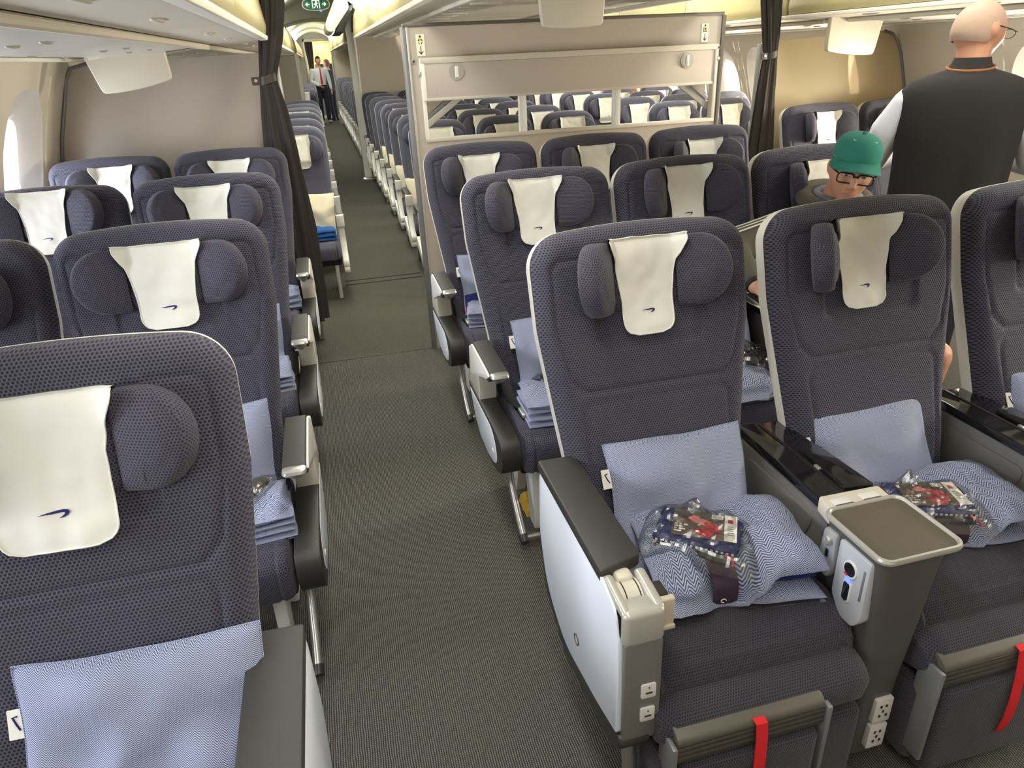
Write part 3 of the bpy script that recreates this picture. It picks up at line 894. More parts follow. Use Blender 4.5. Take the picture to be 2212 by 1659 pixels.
# passenger service panels under the left / right bins
def service(X, y0, y1, label):
    ox, oy, oz = X(-.87), (y0+y1)/2, 1.71
    t = thing('service_panel', label, 'service panel', (ox, oy, oz), 0, 'service panels under the bins')
    mb = MB(); xa, xb = -.50, -1.185
    rows = []
    for k in range(13):
        f = k/12; x = lerp(xa, xb, f); z = 1.722 - .022*f - .018*sin(pi*f)
        rows.append((X(x)-ox, z-oz))
    mb.loft([[(x, y0+.003-oy, z) for x, z in rows], [(x, y1-.003-oy, z) for x, z in rows]], 'service_panel', False, False)
    mb.loft([[(x, y0+.003-oy, z+.02) for x, z in rows], [(x, y1-.003-oy, z+.02) for x, z in rows]], 'service_panel', False, False)
    mb.build('panel_skin', t)
    mb = MB(); mb.tube([(X(-.487)-ox, y0-oy, 1.716-oz), (X(-.487)-ox, y1-oy, 1.716-oz)], .013, 'bin_under', 10); mb.build('edge_rail', t)
    for yy in (lerp(y0, y1, .3)-oy, lerp(y0, y1, .62)-oy):
        mb = MB()
        for dx in (-.66, -.74, -.98):
            b = bmesh.new(); bmesh.ops.create_uvsphere(b, u_segments=14, v_segments=8, radius=1)
            zz = 1.722-.022*((-.5-dx)/.685)-.018*sin(pi*(-.5-dx)/.685)
            for v in b.verts: v.co = (X(dx)-ox+v.co.x*.012, yy+v.co.y*.045, zz-oz+v.co.z*.006)
            mb.bm(b, 'silver_paint')
        mb.box(*sorted((X(-.82)-ox, X(-.92)-ox)), yy-.06, yy+.06, 1.697-oz, 1.705-oz, 'dark_plastic', .004)
        mb.build('reading_light', t)
    return t
for i, (a, b) in enumerate(((.2, 1.45), (1.45, 2.75), (2.75, 4.05))):
    service(Lx, a, b, ['service panel at the left edge above the front left row', 'grey service panel with recessed lamps above the second left row', 'grey service panel just before the white hanging panel on the left'][i])
for i in range(4): service(Lx, 4.1+i*1.36, 4.1+(i+1)*1.36, f'left service panel beyond the partition, {ordn[i]} one')
for i, (a, b) in enumerate(((.4, 1.75), (1.75, 3.05), (3.05, 4.32))):
    service(Rx, a, b, ['service panel at the far right over the front row', 'sunlit service panel above the man in the black vest', 'sunlit service panel before the right white hanging panel'][i])
for i in range(4): service(Rx, 4.34+i*1.36, 4.34+(i+1)*1.36, f'right service panel beyond the right curtain, {ordn[i]} one')

# hanging white divider panels
def hanging(label, loc, w, h, tilt, rz=0, th=.035):
    t = thing('hanging_panel', label, 'hanging panel', loc, rz)
    mb = MB()
    pts = [(-w/2, h/2), (w/2, h/2)] + [(w/2-.012, -h/2+.05)] + [(lerp(w/2-.02, -w/2+.02, k/8), -h/2 - .010*sin(pi*k/8)) for k in range(9)] + [(-w/2+.012, -h/2+.05)]
    mb.prism(rpoly(pts, [.01, .01, .0] + [.03] + [0]*7 + [.03] + [0]), 'y', -th/2, th/2, 'plastic_cream', .012, 3)
    o = mb.build('panel_body', t); o.rotation_euler = (0, tilt, 0)
    mb = MB(); mb.box(-w/2+.02, w/2-.02, -th*.9, th*.9, h/2-.03, h/2+.04, 'bin_under', .006); o = mb.build('mounting_bracket', t); o.rotation_euler = (0, tilt, 0)
hanging('white panel hanging under the left bin before the left partition', (-.84, 4.0, 1.645), .36, .18, -.16)
hanging('white panel hanging above the windowed partition', (1.312, 3.78, 1.835), .36, .20, 0)
hanging('sunlit white panel hanging before the right partition', (3.26, 4.12, 1.64), .38, .22, .10)

# ---------------------------------------------------------------- partitions
t = thing('cabin_partition', 'grey windowed partition behind the centre seats with folded-down flap', 'partition', (1.378, 3.985, 0))
ox, oy = 1.378, 3.985
def PB(name, boxes, parent, r=.003):
    mb = MB()
    for (x0, x1, y0, y1, z0, z1, m) in boxes: mb.box(x0-ox, x1-ox, y0-oy, y1-oy, z0, z1, m, r)
    return mb.build(name, parent)
L_, R_ = .4725, 2.2837
PB('panel', [(L_+.01, .556, 3.976, 4.006, 0, 1.77, 'partition_laminate'), (2.246, R_-.01, 3.976, 4.006, 0, 1.77, 'partition_laminate'),
             (.556, 2.246, 3.976, 4.006, 0, 1.222, 'partition_laminate'), (.556, 2.246, 3.976, 4.006, 1.60, 1.77, 'partition_laminate')], t, 0)
PB('edge_trim', [(L_-.012, L_+.012, 3.968, 4.014, 0, 1.765, 'grey_trim'), (R_-.012, R_+.012, 3.968, 4.014, 0, 1.765, 'dark_trim'), (L_, R_, 3.968, 4.014, 1.765, 1.782, 'dark_trim')], t)
PB('edge_trim', [(L_+.012, L_+.026, 3.968, 3.985, .0, 1.765, 'silver_paint')], t)
PB('window_frame', [(.540, .560, 3.968, 4.012, 1.205, 1.62, 'white_trim'), (2.240, 2.262, 3.968, 4.012, 1.205, 1.62, 'rail_beige'), (.54, 2.262, 3.966, 4.012, 1.205, 1.225, 'rail_beige')], t)
PB('mullion', [(1.072, 1.112, 3.970, 4.010, 1.22, 1.60, 'plastic_white')], t); PB('mullion', [(1.628, 1.668, 3.970, 4.010, 1.22, 1.60, 'plastic_white')], t)
for s, xa, xb in ((1, .562, .80), (-1, 2.238, 2.0)):
    mb = MB()
    mb.prism([(xa-ox, 1.27), (xa-ox, 1.31), (xb-ox, 1.47), (xb+.05*s-ox, 1.47)], 'y', 4.016-oy, 4.03-oy, 'silver_paint', .002)
    mb.prism([(xa-ox, 1.31), (xa-ox, 1.33), (xb-.03*s-ox, 1.47), (xb-ox, 1.47)], 'y', 4.032-oy, 4.05-oy, 'grey_trim', .002)
    mb.prism([(xa-ox, 1.33), (xa-ox, 1.47), (xb-.05*s-ox, 1.47)], 'y', 4.05-oy, 4.056-oy, 'partition_laminate')
    mb.build('flap_bracket', t)
fl = PB('flap', [(.556, 2.225, 3.940, 3.962, 1.425, 1.592, 'partition_laminate')], t)
PB('flap_rail', [(.545, 2.236, 3.936, 3.966, 1.592, 1.622, 'rail_beige'), (.545, .562, 3.936, 3.966, 1.415, 1.60, 'white_trim'), (2.222, 2.236, 3.936, 3.966, 1.415, 1.60, 'silver_paint'), (.556, 2.225, 3.938, 3.964, 1.412, 1.428, 'rail_beige')], fl)
for x, z in ((.727, 1.548), (2.051, 1.542)):
    mb = MB(); N = 30
    mb.cyl((x-ox, 3.938-oy, z), (x-ox, 3.934-oy, z), .040, 'silver_paint', N)
    mb.cyl((x-ox, 3.9345-oy, z), (x-ox, 3.932-oy, z), .033, 'silver', N)
    mb.box(x-.009-ox, x+.009-ox, 3.925-oy, 3.934-oy, z-.028, z+.028, 'plastic_white', .004)
    mb.build('flap_latch', fl)
mb = MB()
for x, z in ((.512, 1.606), (2.262, 1.600)):
    mb.cyl((x-ox, 3.976-oy, z), (x-ox, 3.968-oy, z), .012, 'silver', 16, bev=.003); mb.cyl((x-ox, 3.969-oy, z), (x-ox, 3.966-oy, z), .006, 'dark_plastic', 12)
mb.build('lock_bolt', t)
mb = MB()
for x, z in ((.540, 1.547), (2.252, 1.545)):
    mb.cyl((x-ox, 3.976-oy, z), (x-ox, 3.945-oy, z), .011, 'silver', 16, bev=.003)
mb.build('flap_stud', t)

def sticker(label, ox, oy, z0, z1, w, kind, rz=0):
    """cream placard with a pictogram and a down arrow on the -y side of a panel"""
    t = thing('placard', label, 'placard', (ox, oy, (z0+z1)/2), rz)
    H = z1-z0
    mb = MB(); mb.box(-w/2, w/2, -.0012, 0, -H/2, H/2, 'sticker_cream'); mb.build('sticker_face', t)
    mb = MB(); y = -.0016
    def poly(pts, m): mb.add([(p[0]*w, y, p[1]*H) for p in pts], [tuple(range(len(pts)))], m)
    def disc(cx, cz, r, m, n=14): poly([(cx+r*cos(2*pi*k/n), cz+r*w/H*sin(2*pi*k/n)) for k in range(n)], m)
    poly([(-.05, -.05), (-.05, -.40), (.05, -.40), (.05, -.05)], 'ink')
    poly([(0, -.44), (-.30, -.30), (-.24, -.265), (0, -.375), (.24, -.265), (.30, -.30)], 'ink')
    disc(0, .39, .13, 'ink')
    poly([(-.13, .31), (.13, .31), (.17, .17), (-.17, .17)], 'ink_yellow')
    if kind == 'baby':
        poly([(-.13, .31), (-.30, .20), (-.24, .17), (-.10, .25)], 'ink'); poly([(.13, .31), (.10, .25), (.24, .17), (.30, .20)], 'ink')
        for s in (-1, 1): poly([(s*.16, .16), (s*.25, .11), (s*.12, .03), (s*.04, .05), (s*.14, .11)], 'ink')
    else:
        for s in (-1, 1): poly([(s*.2, .28), (s*.28, .28), (s*.28, .04), (s*.2, .04)], 'ink')
        poly([(-.2, .09), (.2, .09), (.2, .05), (-.2, .05)], 'ink'); poly([(-.1, .25), (.1, .25), (.03, .06), (-.03, .06)], 'ink')
    mb.build('pictogram', t)
sticker('cream baby-symbol placard with down arrow at the left of the windowed partition', .556, 3.975, 1.630, 1.732, .044, 'baby')
sticker('cream life-vest placard with down arrow at the right of the windowed partition', 2.170, 3.975, 1.632, 1.726, .042, 'vest')

t = thing('cabin_partition', 'plain grey-beige partition behind the left seats, rounded top corner', 'partition', (-.78, 4.40, 0))
mb = MB()
out = [(x, z) for z, x in [(0, wx(0)+.004), (.6, wx(.6)+.004), (1.05, wx(1.05)+.004), (1.32, wx(1.32)+.004), (1.5, wx(1.5)+.004)]]
poly = out + [(-1.252, 1.60), (-1.215, 1.652), (-1.12, 1.674), (-.215, 1.685), (-.19, 1.67), (-.19, 0)]
poly2 = [(x+.78, z) for x, z in poly]
mb.prism(poly2, 'y', 0, .03, 'partition_laminate', .003); mb.build('panel', t)
mb = MB(); mb.tube([(x+.78+.006, -.002, z) for x, z in poly[1:8]], .009, 'grey_trim', 8); mb.build('edge_trim', t)
mb = MB(); mb.box(-.19+.78-.004, -.19+.78+.012, -.008, .038, 0, 1.68, 'silver_paint', .003); mb.build('edge_trim', t)
sticker('small white placard on the left partition beside the curtain tie', -.222, 4.399, 1.49, 1.555, .05, 'vest')

t = thing('cabin_partition', 'sunlit tan partition behind the right seats, rounded top corner', 'partition', (3.5, 4.53, 0))
q = lambda x: MIR-x-3.5
poly = [(MIR-wx(0)-.004, 0), (MIR-wx(.6)-.004, .6), (MIR-wx(1.05)-.004, 1.05), (MIR-wx(1.32)-.004, 1.32), (MIR-wx(1.5)-.004, 1.5), (3.955, 1.585), (3.91, 1.63), (3.84, 1.65), (2.92, 1.615), (2.895, 1.60), (2.895, 0)]
mb = MB(); mb.prism([(x-3.5, z) for x, z in poly], 'y', 0, .03, 'partition_sun_tint', .003); mb.build('panel', t)
mb = MB(); mb.tube([(x-3.5-.006, -.002, z) for x, z in poly[1:8]], .009, 'grey_trim', 8); mb.build('edge_trim', t)
mb = MB(); mb.box(2.885-3.5, 2.900-3.5, -.008, .038, 0, 1.605, 'grey_trim', .003); mb.build('edge_trim', t)
sticker('sunlit cream placard with down arrow beside the right curtain', 3.0, 4.529, 1.49, 1.585, .05, 'vest')

# far partitions and posts
t = thing('cabin_partition', 'tall white-edged partition standing in the far aisle behind the economy seats', 'partition', (1.36, 11.1, 0))
mb = MB(); mb.box(-.72, .72, 0, .04, 0, 2.2, 'partition_laminate'); mb.build('panel', t)
mb = MB(); mb.box(-.83, -.715, -.02, .10, 0, 2.25, 'plastic_white', .012); mb.box(-.745, -.72, -.05, -.02, .0, 2.25, 'white_trim', .01); mb.build('end_post', t)
mb = MB(); mb.box(-.86, -.70, -.22, -.02, .0, .02, 'silver_paint', .006); mb.build('foot_plate', t)
t = thing('cabin_partition', 'far white panel standing between the left economy seats', 'partition', (-.8, 12.0, 0))
mb = MB(); mb.box(-.6, .58, 0, .04, 0, 1.72, 'partition_laminate'); mb.build('panel', t)
mb = MB(); mb.box(.57, .63, -.03, .07, 0, 1.74, 'white_trim', .012); mb.build('end_post', t)
t = thing('cabin_partition', 'grey wall panel at the far end behind the last centre seats', 'partition', (1.36, 21.6, 0))
mb = MB(); mb.box(-.8, .8, 0, .04, 0, 2.2, 'partition_laminate'); mb.build('panel', t)
mb = MB(); mb.box(-.82, -.79, -.03, .06, 0, 2.2, 'silver_paint', .006); mb.build('end_post', t)

# exit sign
t = thing('exit_sign', 'green oval exit sign with running figure and two arrows on the far ceiling', 'sign', (.155, 9.9, 2.255))
mb = MB(); ov = [(.155*cos(a)*(abs(cos(a))**2.6+abs(sin(a))**2.6)**(-1/2.6), .060*sin(a)*(abs(cos(a))**2.6+abs(sin(a))**2.6)**(-1/2.6)) for a in [2*pi*k/40 for k in range(40)]]
mb.prism([(x*1.08, z*1.16) for x, z in ov], 'y', .0, .03, 'plastic_white', .008); mb.build('sign_housing', t)
mb = MB(); mb.prism(ov, 'y', -.006, .002, 'exit_green', .002); mb.build('sign_face', t)
mb = MB(); y = -.008
def sp(pts): mb.add([(x, y, z) for x, z in pts], [tuple(range(len(pts)))], 'exit_lit_white')
for s in (-1, 1):
    sp([(s*.125, .0), (s*.100, .022), (s*.095, .014), (s*.105, .004), (s*.072, .004), (s*.072, -.004), (s*.105, -.004), (s*.095, -.014), (s*.100, -.022)])
sp([(-.045, .045), (-.045, -.045), (-.036, -.045), (-.036, .036), (.036, .036), (.036, -.045), (.045, -.045), (.045, .045)])
sp([(.0+.010*cos(2*pi*k/12)+.004, .024+.010*sin(2*pi*k/12)) for k in range(12)])
sp([(-.012, .012), (.012, .012), (.008, -.012), (-.010, -.012)]); sp([(-.012, .012), (-.026, -.002), (-.020, -.007), (-.008, .004)]); sp([(.012, .012), (.024, .004), (.026, .010), (.012, .018)])
sp([(-.010, -.012), (-.026, -.038), (-.018, -.042), (-.002, -.014)]); sp([(.0, -.012), (.012, -.022), (.008, -.042), (.016, -.042), (.021, -.020), (.008, -.010)])
mb.build('running_figure', t)
mb = MB(); mb.cyl((.05, -.0, -.066), (.05, .0, -.082), .014, 'led_blue', 12); mb.build('status_lamp', t)
mb = MB(); mb.box(-.05, .05, .005, .03, .05, .11, 'plastic_white', .004); mb.build('mounting_bracket', t)

# curtains
def curtain(label, prof, n_f, y, folds, seed, tie_z, cloth_bottom):
    # prof: list of (z, xc, half-width-x, half-depth-y)
    x0 = interp([(p[0], p[1]) for p in sorted(prof)], tie_z)
    t = thing('curtain', label, 'curtain', (x0, y, cloth_bottom))
    ps = sorted(prof); mb = MB(); rings = []
    zs = [lerp(ps[0][0], ps[-1][0], k/70) for k in range(71)]
    N = 120
    for z in zs:
        xc = interp([(p[0], p[1]) for p in ps], z); hx = interp([(p[0], p[2]) for p in ps], z); hy = interp([(p[0], p[3]) for p in ps], z)
        sq = exp(-((z-tie_z)/.10)**2)
        ring = []
        for k in range(N):
            a = 2*pi*k/N
            f = 1 + (.20-.12*sq)*sin(folds*a+seed+1.2*z) + .10*sin((folds*2+1)*a+seed*2-z*2) + .06*nz(cos(a)*2, sin(a)*2, z, 1.5)
            ring.append((xc-x0+hx*cos(a)*f, hy*sin(a)*f, z-cloth_bottom))
        rings.append(ring)
    mb.loft(rings, 'curtain_cloth', True, True); mb.build('curtain_cloth', t, smooth=60)
    xc = x0; hx = interp([(p[0], p[2]) for p in ps], tie_z); hy = interp([(p[0], p[3]) for p in ps], tie_z)
    mb = MB(); rg = []
    for dz in (-.020, -.019, .019, .020):
        rg.append([(hx*1.16*cos(2*pi*k/40), hy*1.16*sin(2*pi*k/40), tie_z-cloth_bottom+dz + .012*cos(2*pi*k/40)) for k in range(40)])
    mb.loft(rg, 'strap_leather', True, False)
    mb.box(-hx*1.16-.035, -hx*.9, -hy*.5-.012, -hy*.5, tie_z-cloth_bottom-.026, tie_z-cloth_bottom+.014, 'strap_leather', .004)
    tb = mb.build('curtain_tie', t)
    mb = MB(); mb.cyl((-hx*1.16-.012, -hy*.5-.012, tie_z-cloth_bottom-.004), (-hx*1.16-.012, -hy*.5-.019, tie_z-cloth_bottom-.004), .009, 'silver', 14, bev=.003); mb.build('snap_button', tb)
curtain('dark brown curtain tied back at the left partition edge', [(2.12, -.150, .062, .05), (1.9, -.163, .058, .05), (1.75, -.19, .052, .045), (1.555, -.237, .040, .038), (1.4, -.232, .058, .045), (1.2, -.232, .074, .05), (.75, -.235, .098, .06), (.2, -.235, .088, .065)], 3, 4.22, 7, .6, 1.555, .2)
curtain('dark brown curtain tied back beside the sunlit right partition', [(2.05, 2.785, .058, .05), (1.83, 2.80, .056, .05), (1.54, 2.835, .040, .04), (1.3, 2.83, .05, .045), (.95, 2.84, .075, .05), (.2, 2.85, .09, .06)], 3, 4.33, 7, 2.1, 1.54, .2)
curtain('dark curtain at the left of the far doorway', [(2.14, -.02, .10, .05), (1.5, -.02, .06, .04), (.2, -.04, .09, .05)], 3, 22.75, 7, 1.1, 1.3, .2)
mb = MB(); rr = []
for k in range(9):
    z = 2.16-.025*k
    rr.append([(.64+.0*k+(.03+.003*k)*cos(2*pi*j/20)*(1+.2*sin(5*2*pi*j/20)), 10.65+.03*sin(2*pi*j/20), z) for j in range(20)])
mb.loft(rr, 'blue_cloth'); tag(mb.build('fabric_bundle'), 'dark blue cloth hanging at the end of the centre bins by the white post', 'cloth')

# ---------------------------------------------------------------- consoles of the front row
def side_console(label, xo, sg, yo):
    t = thing('seat_console', label, 'console', (xo, .9+yo, 0))
    X = lambda x: sg*(x-.405)
    def P(poly, a, b, mat, name, parent, r=.004, seg=2):
        mb = MB(); xa, xb = sorted((X(a), X(b))); mb.prism([(y-.9, z) for y, z in poly], 'x', xa, xb, mat, r, seg); return mb.build(name, parent)
    body = P(rpoly([(1.44, .48), (1.432, .672), (1.0, .672), (.985, .604), (.897, .604), (.893, .335), (.93, .31), (1.24, .262), (1.39, .335)], [.02, .01, 0, 0, .004, .015, .03, .06, .05]), .410, .489, 'grey_console', 'console_body', t, .012, 3)
    P(rpoly([(1.45, .47), (1.43, .50), (1.38, .37), (1.24, .29), (.95, .34), (.90, .36), (.885, .335), (.93, .285), (1.24, .235), (1.40, .315)], .02), .402, .47, 'dark_plastic', 'lower_edge', body, .004)
    P(rpoly([(1.436, .487), (1.424, .684), (1.01, .692), (.925, .665), (.908, .60), (.902, .36), (1.02, .325), (1.245, .278), (1.385, .352)], [.03, .03, .01, .02, .02, .015, .02, .08, .06]), .4005, .411, 'panel_white', 'outer_panel', t, .002)
    mb = MB(); cx = X(.400)
    tor = [(cx, 1.145-.9+.013*cos(2*pi*k/24), .385+.013*sin(2*pi*k/24)) for k in range(25)]
    mb.tube(tor, .0022, 'dark_trim', 6); mb.cyl((cx, .245, .385), (cx+sg*.002, .245, .385), .011, 'panel_white', 18); mb.build('release_button', t)
    # silver cap with recessed roller
    def BX(mb, a, b, y0, y1, z0, z1, mat, r):
        xa, xb = sorted((X(a), X(b))); mb.box(xa, xb, y0-.9, y1-.9, z0, z1, mat, r, 3)
    mb = MB()
    xa, xb = sorted((X(.405), X(.492)))
    mb.prism(rrect(xa, xb, -.007, .045, .014), 'z', .600, .683, 'silver_paint', .012, 3)
    for a, b in ((.405, .424), (.470, .492)):
        mb.prism(rpoly([(.0, .61), (.0, .683), (.105, .695), (.105, .61)], .012), 'x', *sorted((X(a), X(b))), 'silver_paint', .007, 3)
    mb.build('console_cap', t)
    mb = MB(); mb.cyl((X(.425), .075, .640), (X(.469), .075, .640), .043, 'plastic_cream', 30)
    for xx in (.433, .462): mb.cyl((X(xx), .075, .640), (X(xx+.0025), .075, .640), .0436, 'dark_plastic', 30)
    BX(mb, .428, .466, .985, 1.02, .655, .69, 'plastic_cream', .01)
    mb.build('tray_roller', t)
    mb = MB(); xa, xb = sorted((X(.400), X(.497)))
    mb.prism(rpoly([(xa, 1.436-.9), (xb, 1.432-.9), (xb, 1.03-.9), (xa, 1.0-.9)], .008), 'z', .674, .703, 'dark_pad', .006, 2); mb.build('armrest_pad', t)
    for zz in (.478, .413):
        mb = MB(); xa, xb = sorted((X(.445), X(.477)))
        mb.prism(rrect(xa, xb, zz-.019, zz+.019, .005), 'y', -.010, -.005, 'socket_white', .0015)
        mb.box(lerp(xa, xb, .3), lerp(xa, xb, .75), -.0108, -.0098, zz-.006, zz-.002, 'ink'); mb.box(lerp(xa, xb, .48), lerp(xa, xb, .56), -.0108, -.0098, zz+.008, zz+.012, 'ink')
        mb.build('socket', t)
    mb = MB(); BX(mb, .496, .528, .93, .945, .60, .665, 'beige_clip', .004); BX(mb, .492, .520, .945, .985, .645, .668, 'dark_plastic', .004); BX(mb, .500, .528, .924, .932, .592, .602, 'beige_clip', .002)
    mb.build('tray_clip', t)
    mb = MB(); mb.tube([(X(.45), .06, .31), (X(.45), .04, .20), (X(.46), .06, .0)], .017, 'tube_metal', 12); mb.build('leg', t)
    return t
side_console('white-sided console at the aisle beside the nearest centre seat', .405, 1, 0)
side_console('console at the aisle beside the nearest left seat, cut by the picture bottom', -.170, -1, -.395)

def mid_console(label, dx):
    t = thing('seat_console', label, 'console', (1.04+dx, .9, 0))
    O = 1.04
    def BX(mb, x0, x1, y0, y1, z0, z1, m, r=.004, seg=2): mb.box(x0-O, x1-O, y0-.9, y1-.9, z0, z1, m, r, seg)
    mb = MB(); BX(mb, 1.000, 1.125, 1.10, 1.48, .30, .635, 'grey_console', .012)
    mb.prism(rpoly([(1.14-.9, .60), (1.44-.9, .60), (1.44-.9, .47), (1.20-.9, .44)], .04), 'x', .996-O, 1.002-O, 'grey_console', .002)
    body = mb.build('console_body', t)
    mb = MB()
    def sec(x0, x1, y0, y1, z): return [(p[0]-O, p[1]-.9, z) for p in rrect(x0, x1, y0, y1, .02, 4)]
    mb.loft([sec(1.005, 1.09, .905, 1.06, .06), sec(.99, 1.095, .895, 1.06, .3), sec(.962, 1.112, .885, 1.06, .62), sec(.955, 1.118, .882, 1.06, .672)], 'grey_dark_console', True, True); col = mb.build('console_column', t)
    mb = MB(); mb.prism(rpoly([(1.0-O, 1.5-.9), (1.13-O, 1.485-.9), (1.145-O, 1.118-.9), (.99-O, 1.125-.9)], .006), 'z', .636, .662, 'black_gloss', .005); top = mb.build('armrest_top', t)
    mb = MB(); mb.prism(rpoly([(1.075-O, 1.33-.9), (1.13-O, 1.33-.9), (1.14-O, 1.13-.9), (1.065-O, 1.14-.9)], .006), 'z', .662, .672, 'black_gloss', .004)
    mb.box(1.055-O, 1.062-O, .235, .585, .6615, .664, 'black_rubber')
    mb.box(1.062-O, 1.074-O, .33, .35, .662, .669, 'silver', .002)
    mb.build('tray_lid', top)
    mb = MB(); mb.prism(rpoly([(.985-O, .225), (1.142-O, .222), (1.138-O, .168), (.975-O, .168)], .006), 'z', .634, .672, 'plastic_cream', .005)
    for a in (.998, 1.072): mb.box(a-O, a+.045-O, .180, .183, .6715, .6735, 'dark_trim'); mb.box(a-O, a+.045-O, .183, .205, .6715, .6728, 'plastic_white', .001)
    mb.build('hinge_block', t)
    def tr(ins, z): return [(p[0], p[1], z) for p in rrect(.945-O+ins, 1.148-O-ins, .870-.9+ins, 1.066-.9-ins, .026-ins*.5, 6)]
    mb = MB(); mb.loft([tr(.010, .668), tr(.002, .674), tr(.0, .681), tr(.002, .687), tr(.006, .688), tr(.009, .684), tr(.010, .680)], 'silver_paint', True, True); tray = mb.build('drinks_tray', t)
    mb = MB(); mb.loft([tr(.010, .6795), tr(.010, .6825), tr(.0115, .683)], 'tray_rubber', True, True); mb.build('tray_mat', tray)
    # control panels on the -x face
    mb = MB(); x = .957-O
    def side(poly, x0, x1, m, r=.0015): mb.prism([(y-.9, z) for y, z in poly], 'x', x0-O, x1-O, m, r)
    side(rpoly([(1.052, .650), (1.012, .652), (1.008, .560), (1.020, .528), (1.046, .530), (1.056, .57)], .012), .950, .992, 'button_grey', .004)
    kn = mb.build('button_panel', t)
    mb = MB()
    for z, yy in ((.628, 1.031), (.556, 1.031)):
        mb.cyl((.951-O, yy-.9, z), (.940-O, yy-.9, z), .0125, 'silver', 20, bev=.003)
    mb.box(.948-O, .951-O, 1.026-.9, 1.036-.9, .582, .602, 'black_gloss', .0015)
    mb.build('recline_button', kn)
    mb = MB(); tiltx = .020
    side(rpoly([(1.0, .655), (.905, .655), (.905, .50), (.925, .47), (.965, .47), (.998, .51)], .010), .950, .978, 'handset_grey', .003)
    hs = mb.build('handset', t)
    mb = MB()
    n = 20
    mb.cyl((.951-O, .955-.9, .605), (.947-O, .955-.9, .605), .020, 'plastic_white', n); mb.cyl((.9485-O, .955-.9, .605), (.946-O, .955-.9, .605), .016, 'black_gloss', n)
    mb.prism([(y-.9, z) for y, z in rrect(.943, .967, .52, .575, .010)], 'x', .947-O, .951-O, 'plastic_white', .001)
    mb.prism([(y-.9, z) for y, z in rrect(.946, .964, .523, .572, .008)], 'x', .9455-O, .949-O, 'black_gloss', .001)
    mb.box(.945-O, .9475-O, .948-.9, .962-.9, .571, .584, 'led_blue', .001)
    mb.box(.948-O, .951-O, .914-.9, .919-.9, .55, .63, 'grey_trim', .001); mb.box(.945-O, .9475-O, .958-.9, .968-.9, .587, .592, 'red_strap', .001)
    mb.build('handset_keys', hs)
    for z in (.215, .13):
        mb = MB(); mb.prism([(a-O, b) for a, b in rrect(1.035, 1.082, z-.038, z+.038, .005)], 'y', -.012, .004, 'socket_white', .0015)
        for a, b in ((1.048, z+.012), (1.062, z+.012), (1.055, z-.004), (1.048, z-.018), (1.066, z-.018)): mb.box(a-O, a+.005-O, -.0135, -.011, b, b+.007, 'ink')
        mb.build('socket', t)
    return t
mid_console('console with grey drinks tray between the two nearest centre seats', 0)
mid_console('console at the right edge between the second and third front centre seats', .625)

def leg_rest(root, w, dx, strap):
    mb = MB()
    mb.box(-w, w, -.235, -.06, .05, .30, 'footrest_fabric', .03, 3)
    r = []
    for k in range(17):
        s = -1+2*k/16; ins = .02*(1-sqrt(max(0, 1-max(0, abs(s)-.85)**2/.0225)))
        r.append([(s*w, -.155+(.085-ins)*cos(2*pi*j/28)*(1.05), .365+(.062-ins)*sin(2*pi*j/28)) for j in range(28)])
    mb.loft(r, 'footrest_fabric', True, True)
    lr = mb.build('leg_rest', root)
    mb = MB(); a = dx-.168; b = dx+.168
    mb.prism(rpoly([(-.255, .318), (-.255, .385), (-.225, .40), (-.20, .39), (-.20, .318)], .012), 'x', a, b, 'dark_trim', .004)
    for k in range(4): mb.box(a+.002, b-.002, -.2568, -.254, .330+.014*k, .334+.014*k, 'dark_plastic', .001)
    mb.build('leg_rest_bar', lr)
    for xx in (a-.014, b+.002):
        mb = MB(); mb.box(xx, xx+.012, -.262, -.20, .10, .375, 'grey_trim', .004); mb.build('leg_rest_bracket', lr)
    mb = MB(); mb.box(a+.004, b-.004, -.268, -.20, .045, .312, 'footrest_fabric', .025, 3)
    mb.build('foot_board', lr)
    mb = MB(); W = .013
    path = [(-.252, .392), (-.262, .385), (-.268, .35), (-.275, .31), (-.282, .25), (-.283, .20), (-.276, .15), (-.270, .135)]
    rings = []
    for k, (y, z) in enumerate(path):
        sx = dx + strap + .004*sin(k)
        rings.append([(sx-W, y, z), (sx+W, y, z), (sx+W, y+.003, z), (sx-W, y+.003, z)])
    mb.loft(rings, 'red_strap', True, True); mb.build('pull_strap', lr)
leg_rest(A1, .245, -.055, .01); leg_rest(A2, .245, -.06, .03); leg_rest(L1, .245, 0, 0)

# ---------------------------------------------------------------- camera, sun, lamps
def camR(yaw, pitch, roll):
    cy, sy = cos(yaw), sin(yaw); cp, sp_ = cos(pitch), sin(pitch)
    f = Vector((sy*cp, cy*cp, -sp_)); r = Vector((cy, -sy, 0)); u = r.cross(f)
    return cos(roll)*r+sin(roll)*u, -sin(roll)*r+cos(roll)*u, f
cam = bpy.data.cameras.new('camera'); co = bpy.data.objects.new('camera', cam); COL.objects.link(co)
cam.sensor_width = 36; cam.lens = 1501.9/2212*36; cam.clip_start = .02
r_, u_, f_ = camR(.2354, .4452, -.0485)
co.matrix_world = Matrix(((r_.x, u_.x, -f_.x, 0), (r_.y, u_.y, -f_.y, 0), (r_.z, u_.z, -f_.z, 1.6292), (0, 0, 0, 1)))
SC.camera = co

w = bpy.data.worlds.new('sky'); SC.world = w; w.use_nodes = True
bg = w.node_tree.nodes['Background']; bg.inputs[0].default_value = (.92, .96, 1, 1); bg.inputs[1].default_value = 3.0

def area(name, loc, size, size_y, energy, col, rot):
    l = bpy.data.lights.new(name, 'AREA'); l.shape = 'RECTANGLE'; l.size = size; l.size_y = size_y; l.energy = energy; l.color = col
    o = bpy.data.objects.new(name, l); COL.objects.link(o); o.location = loc; o.rotation_euler = rot; return o
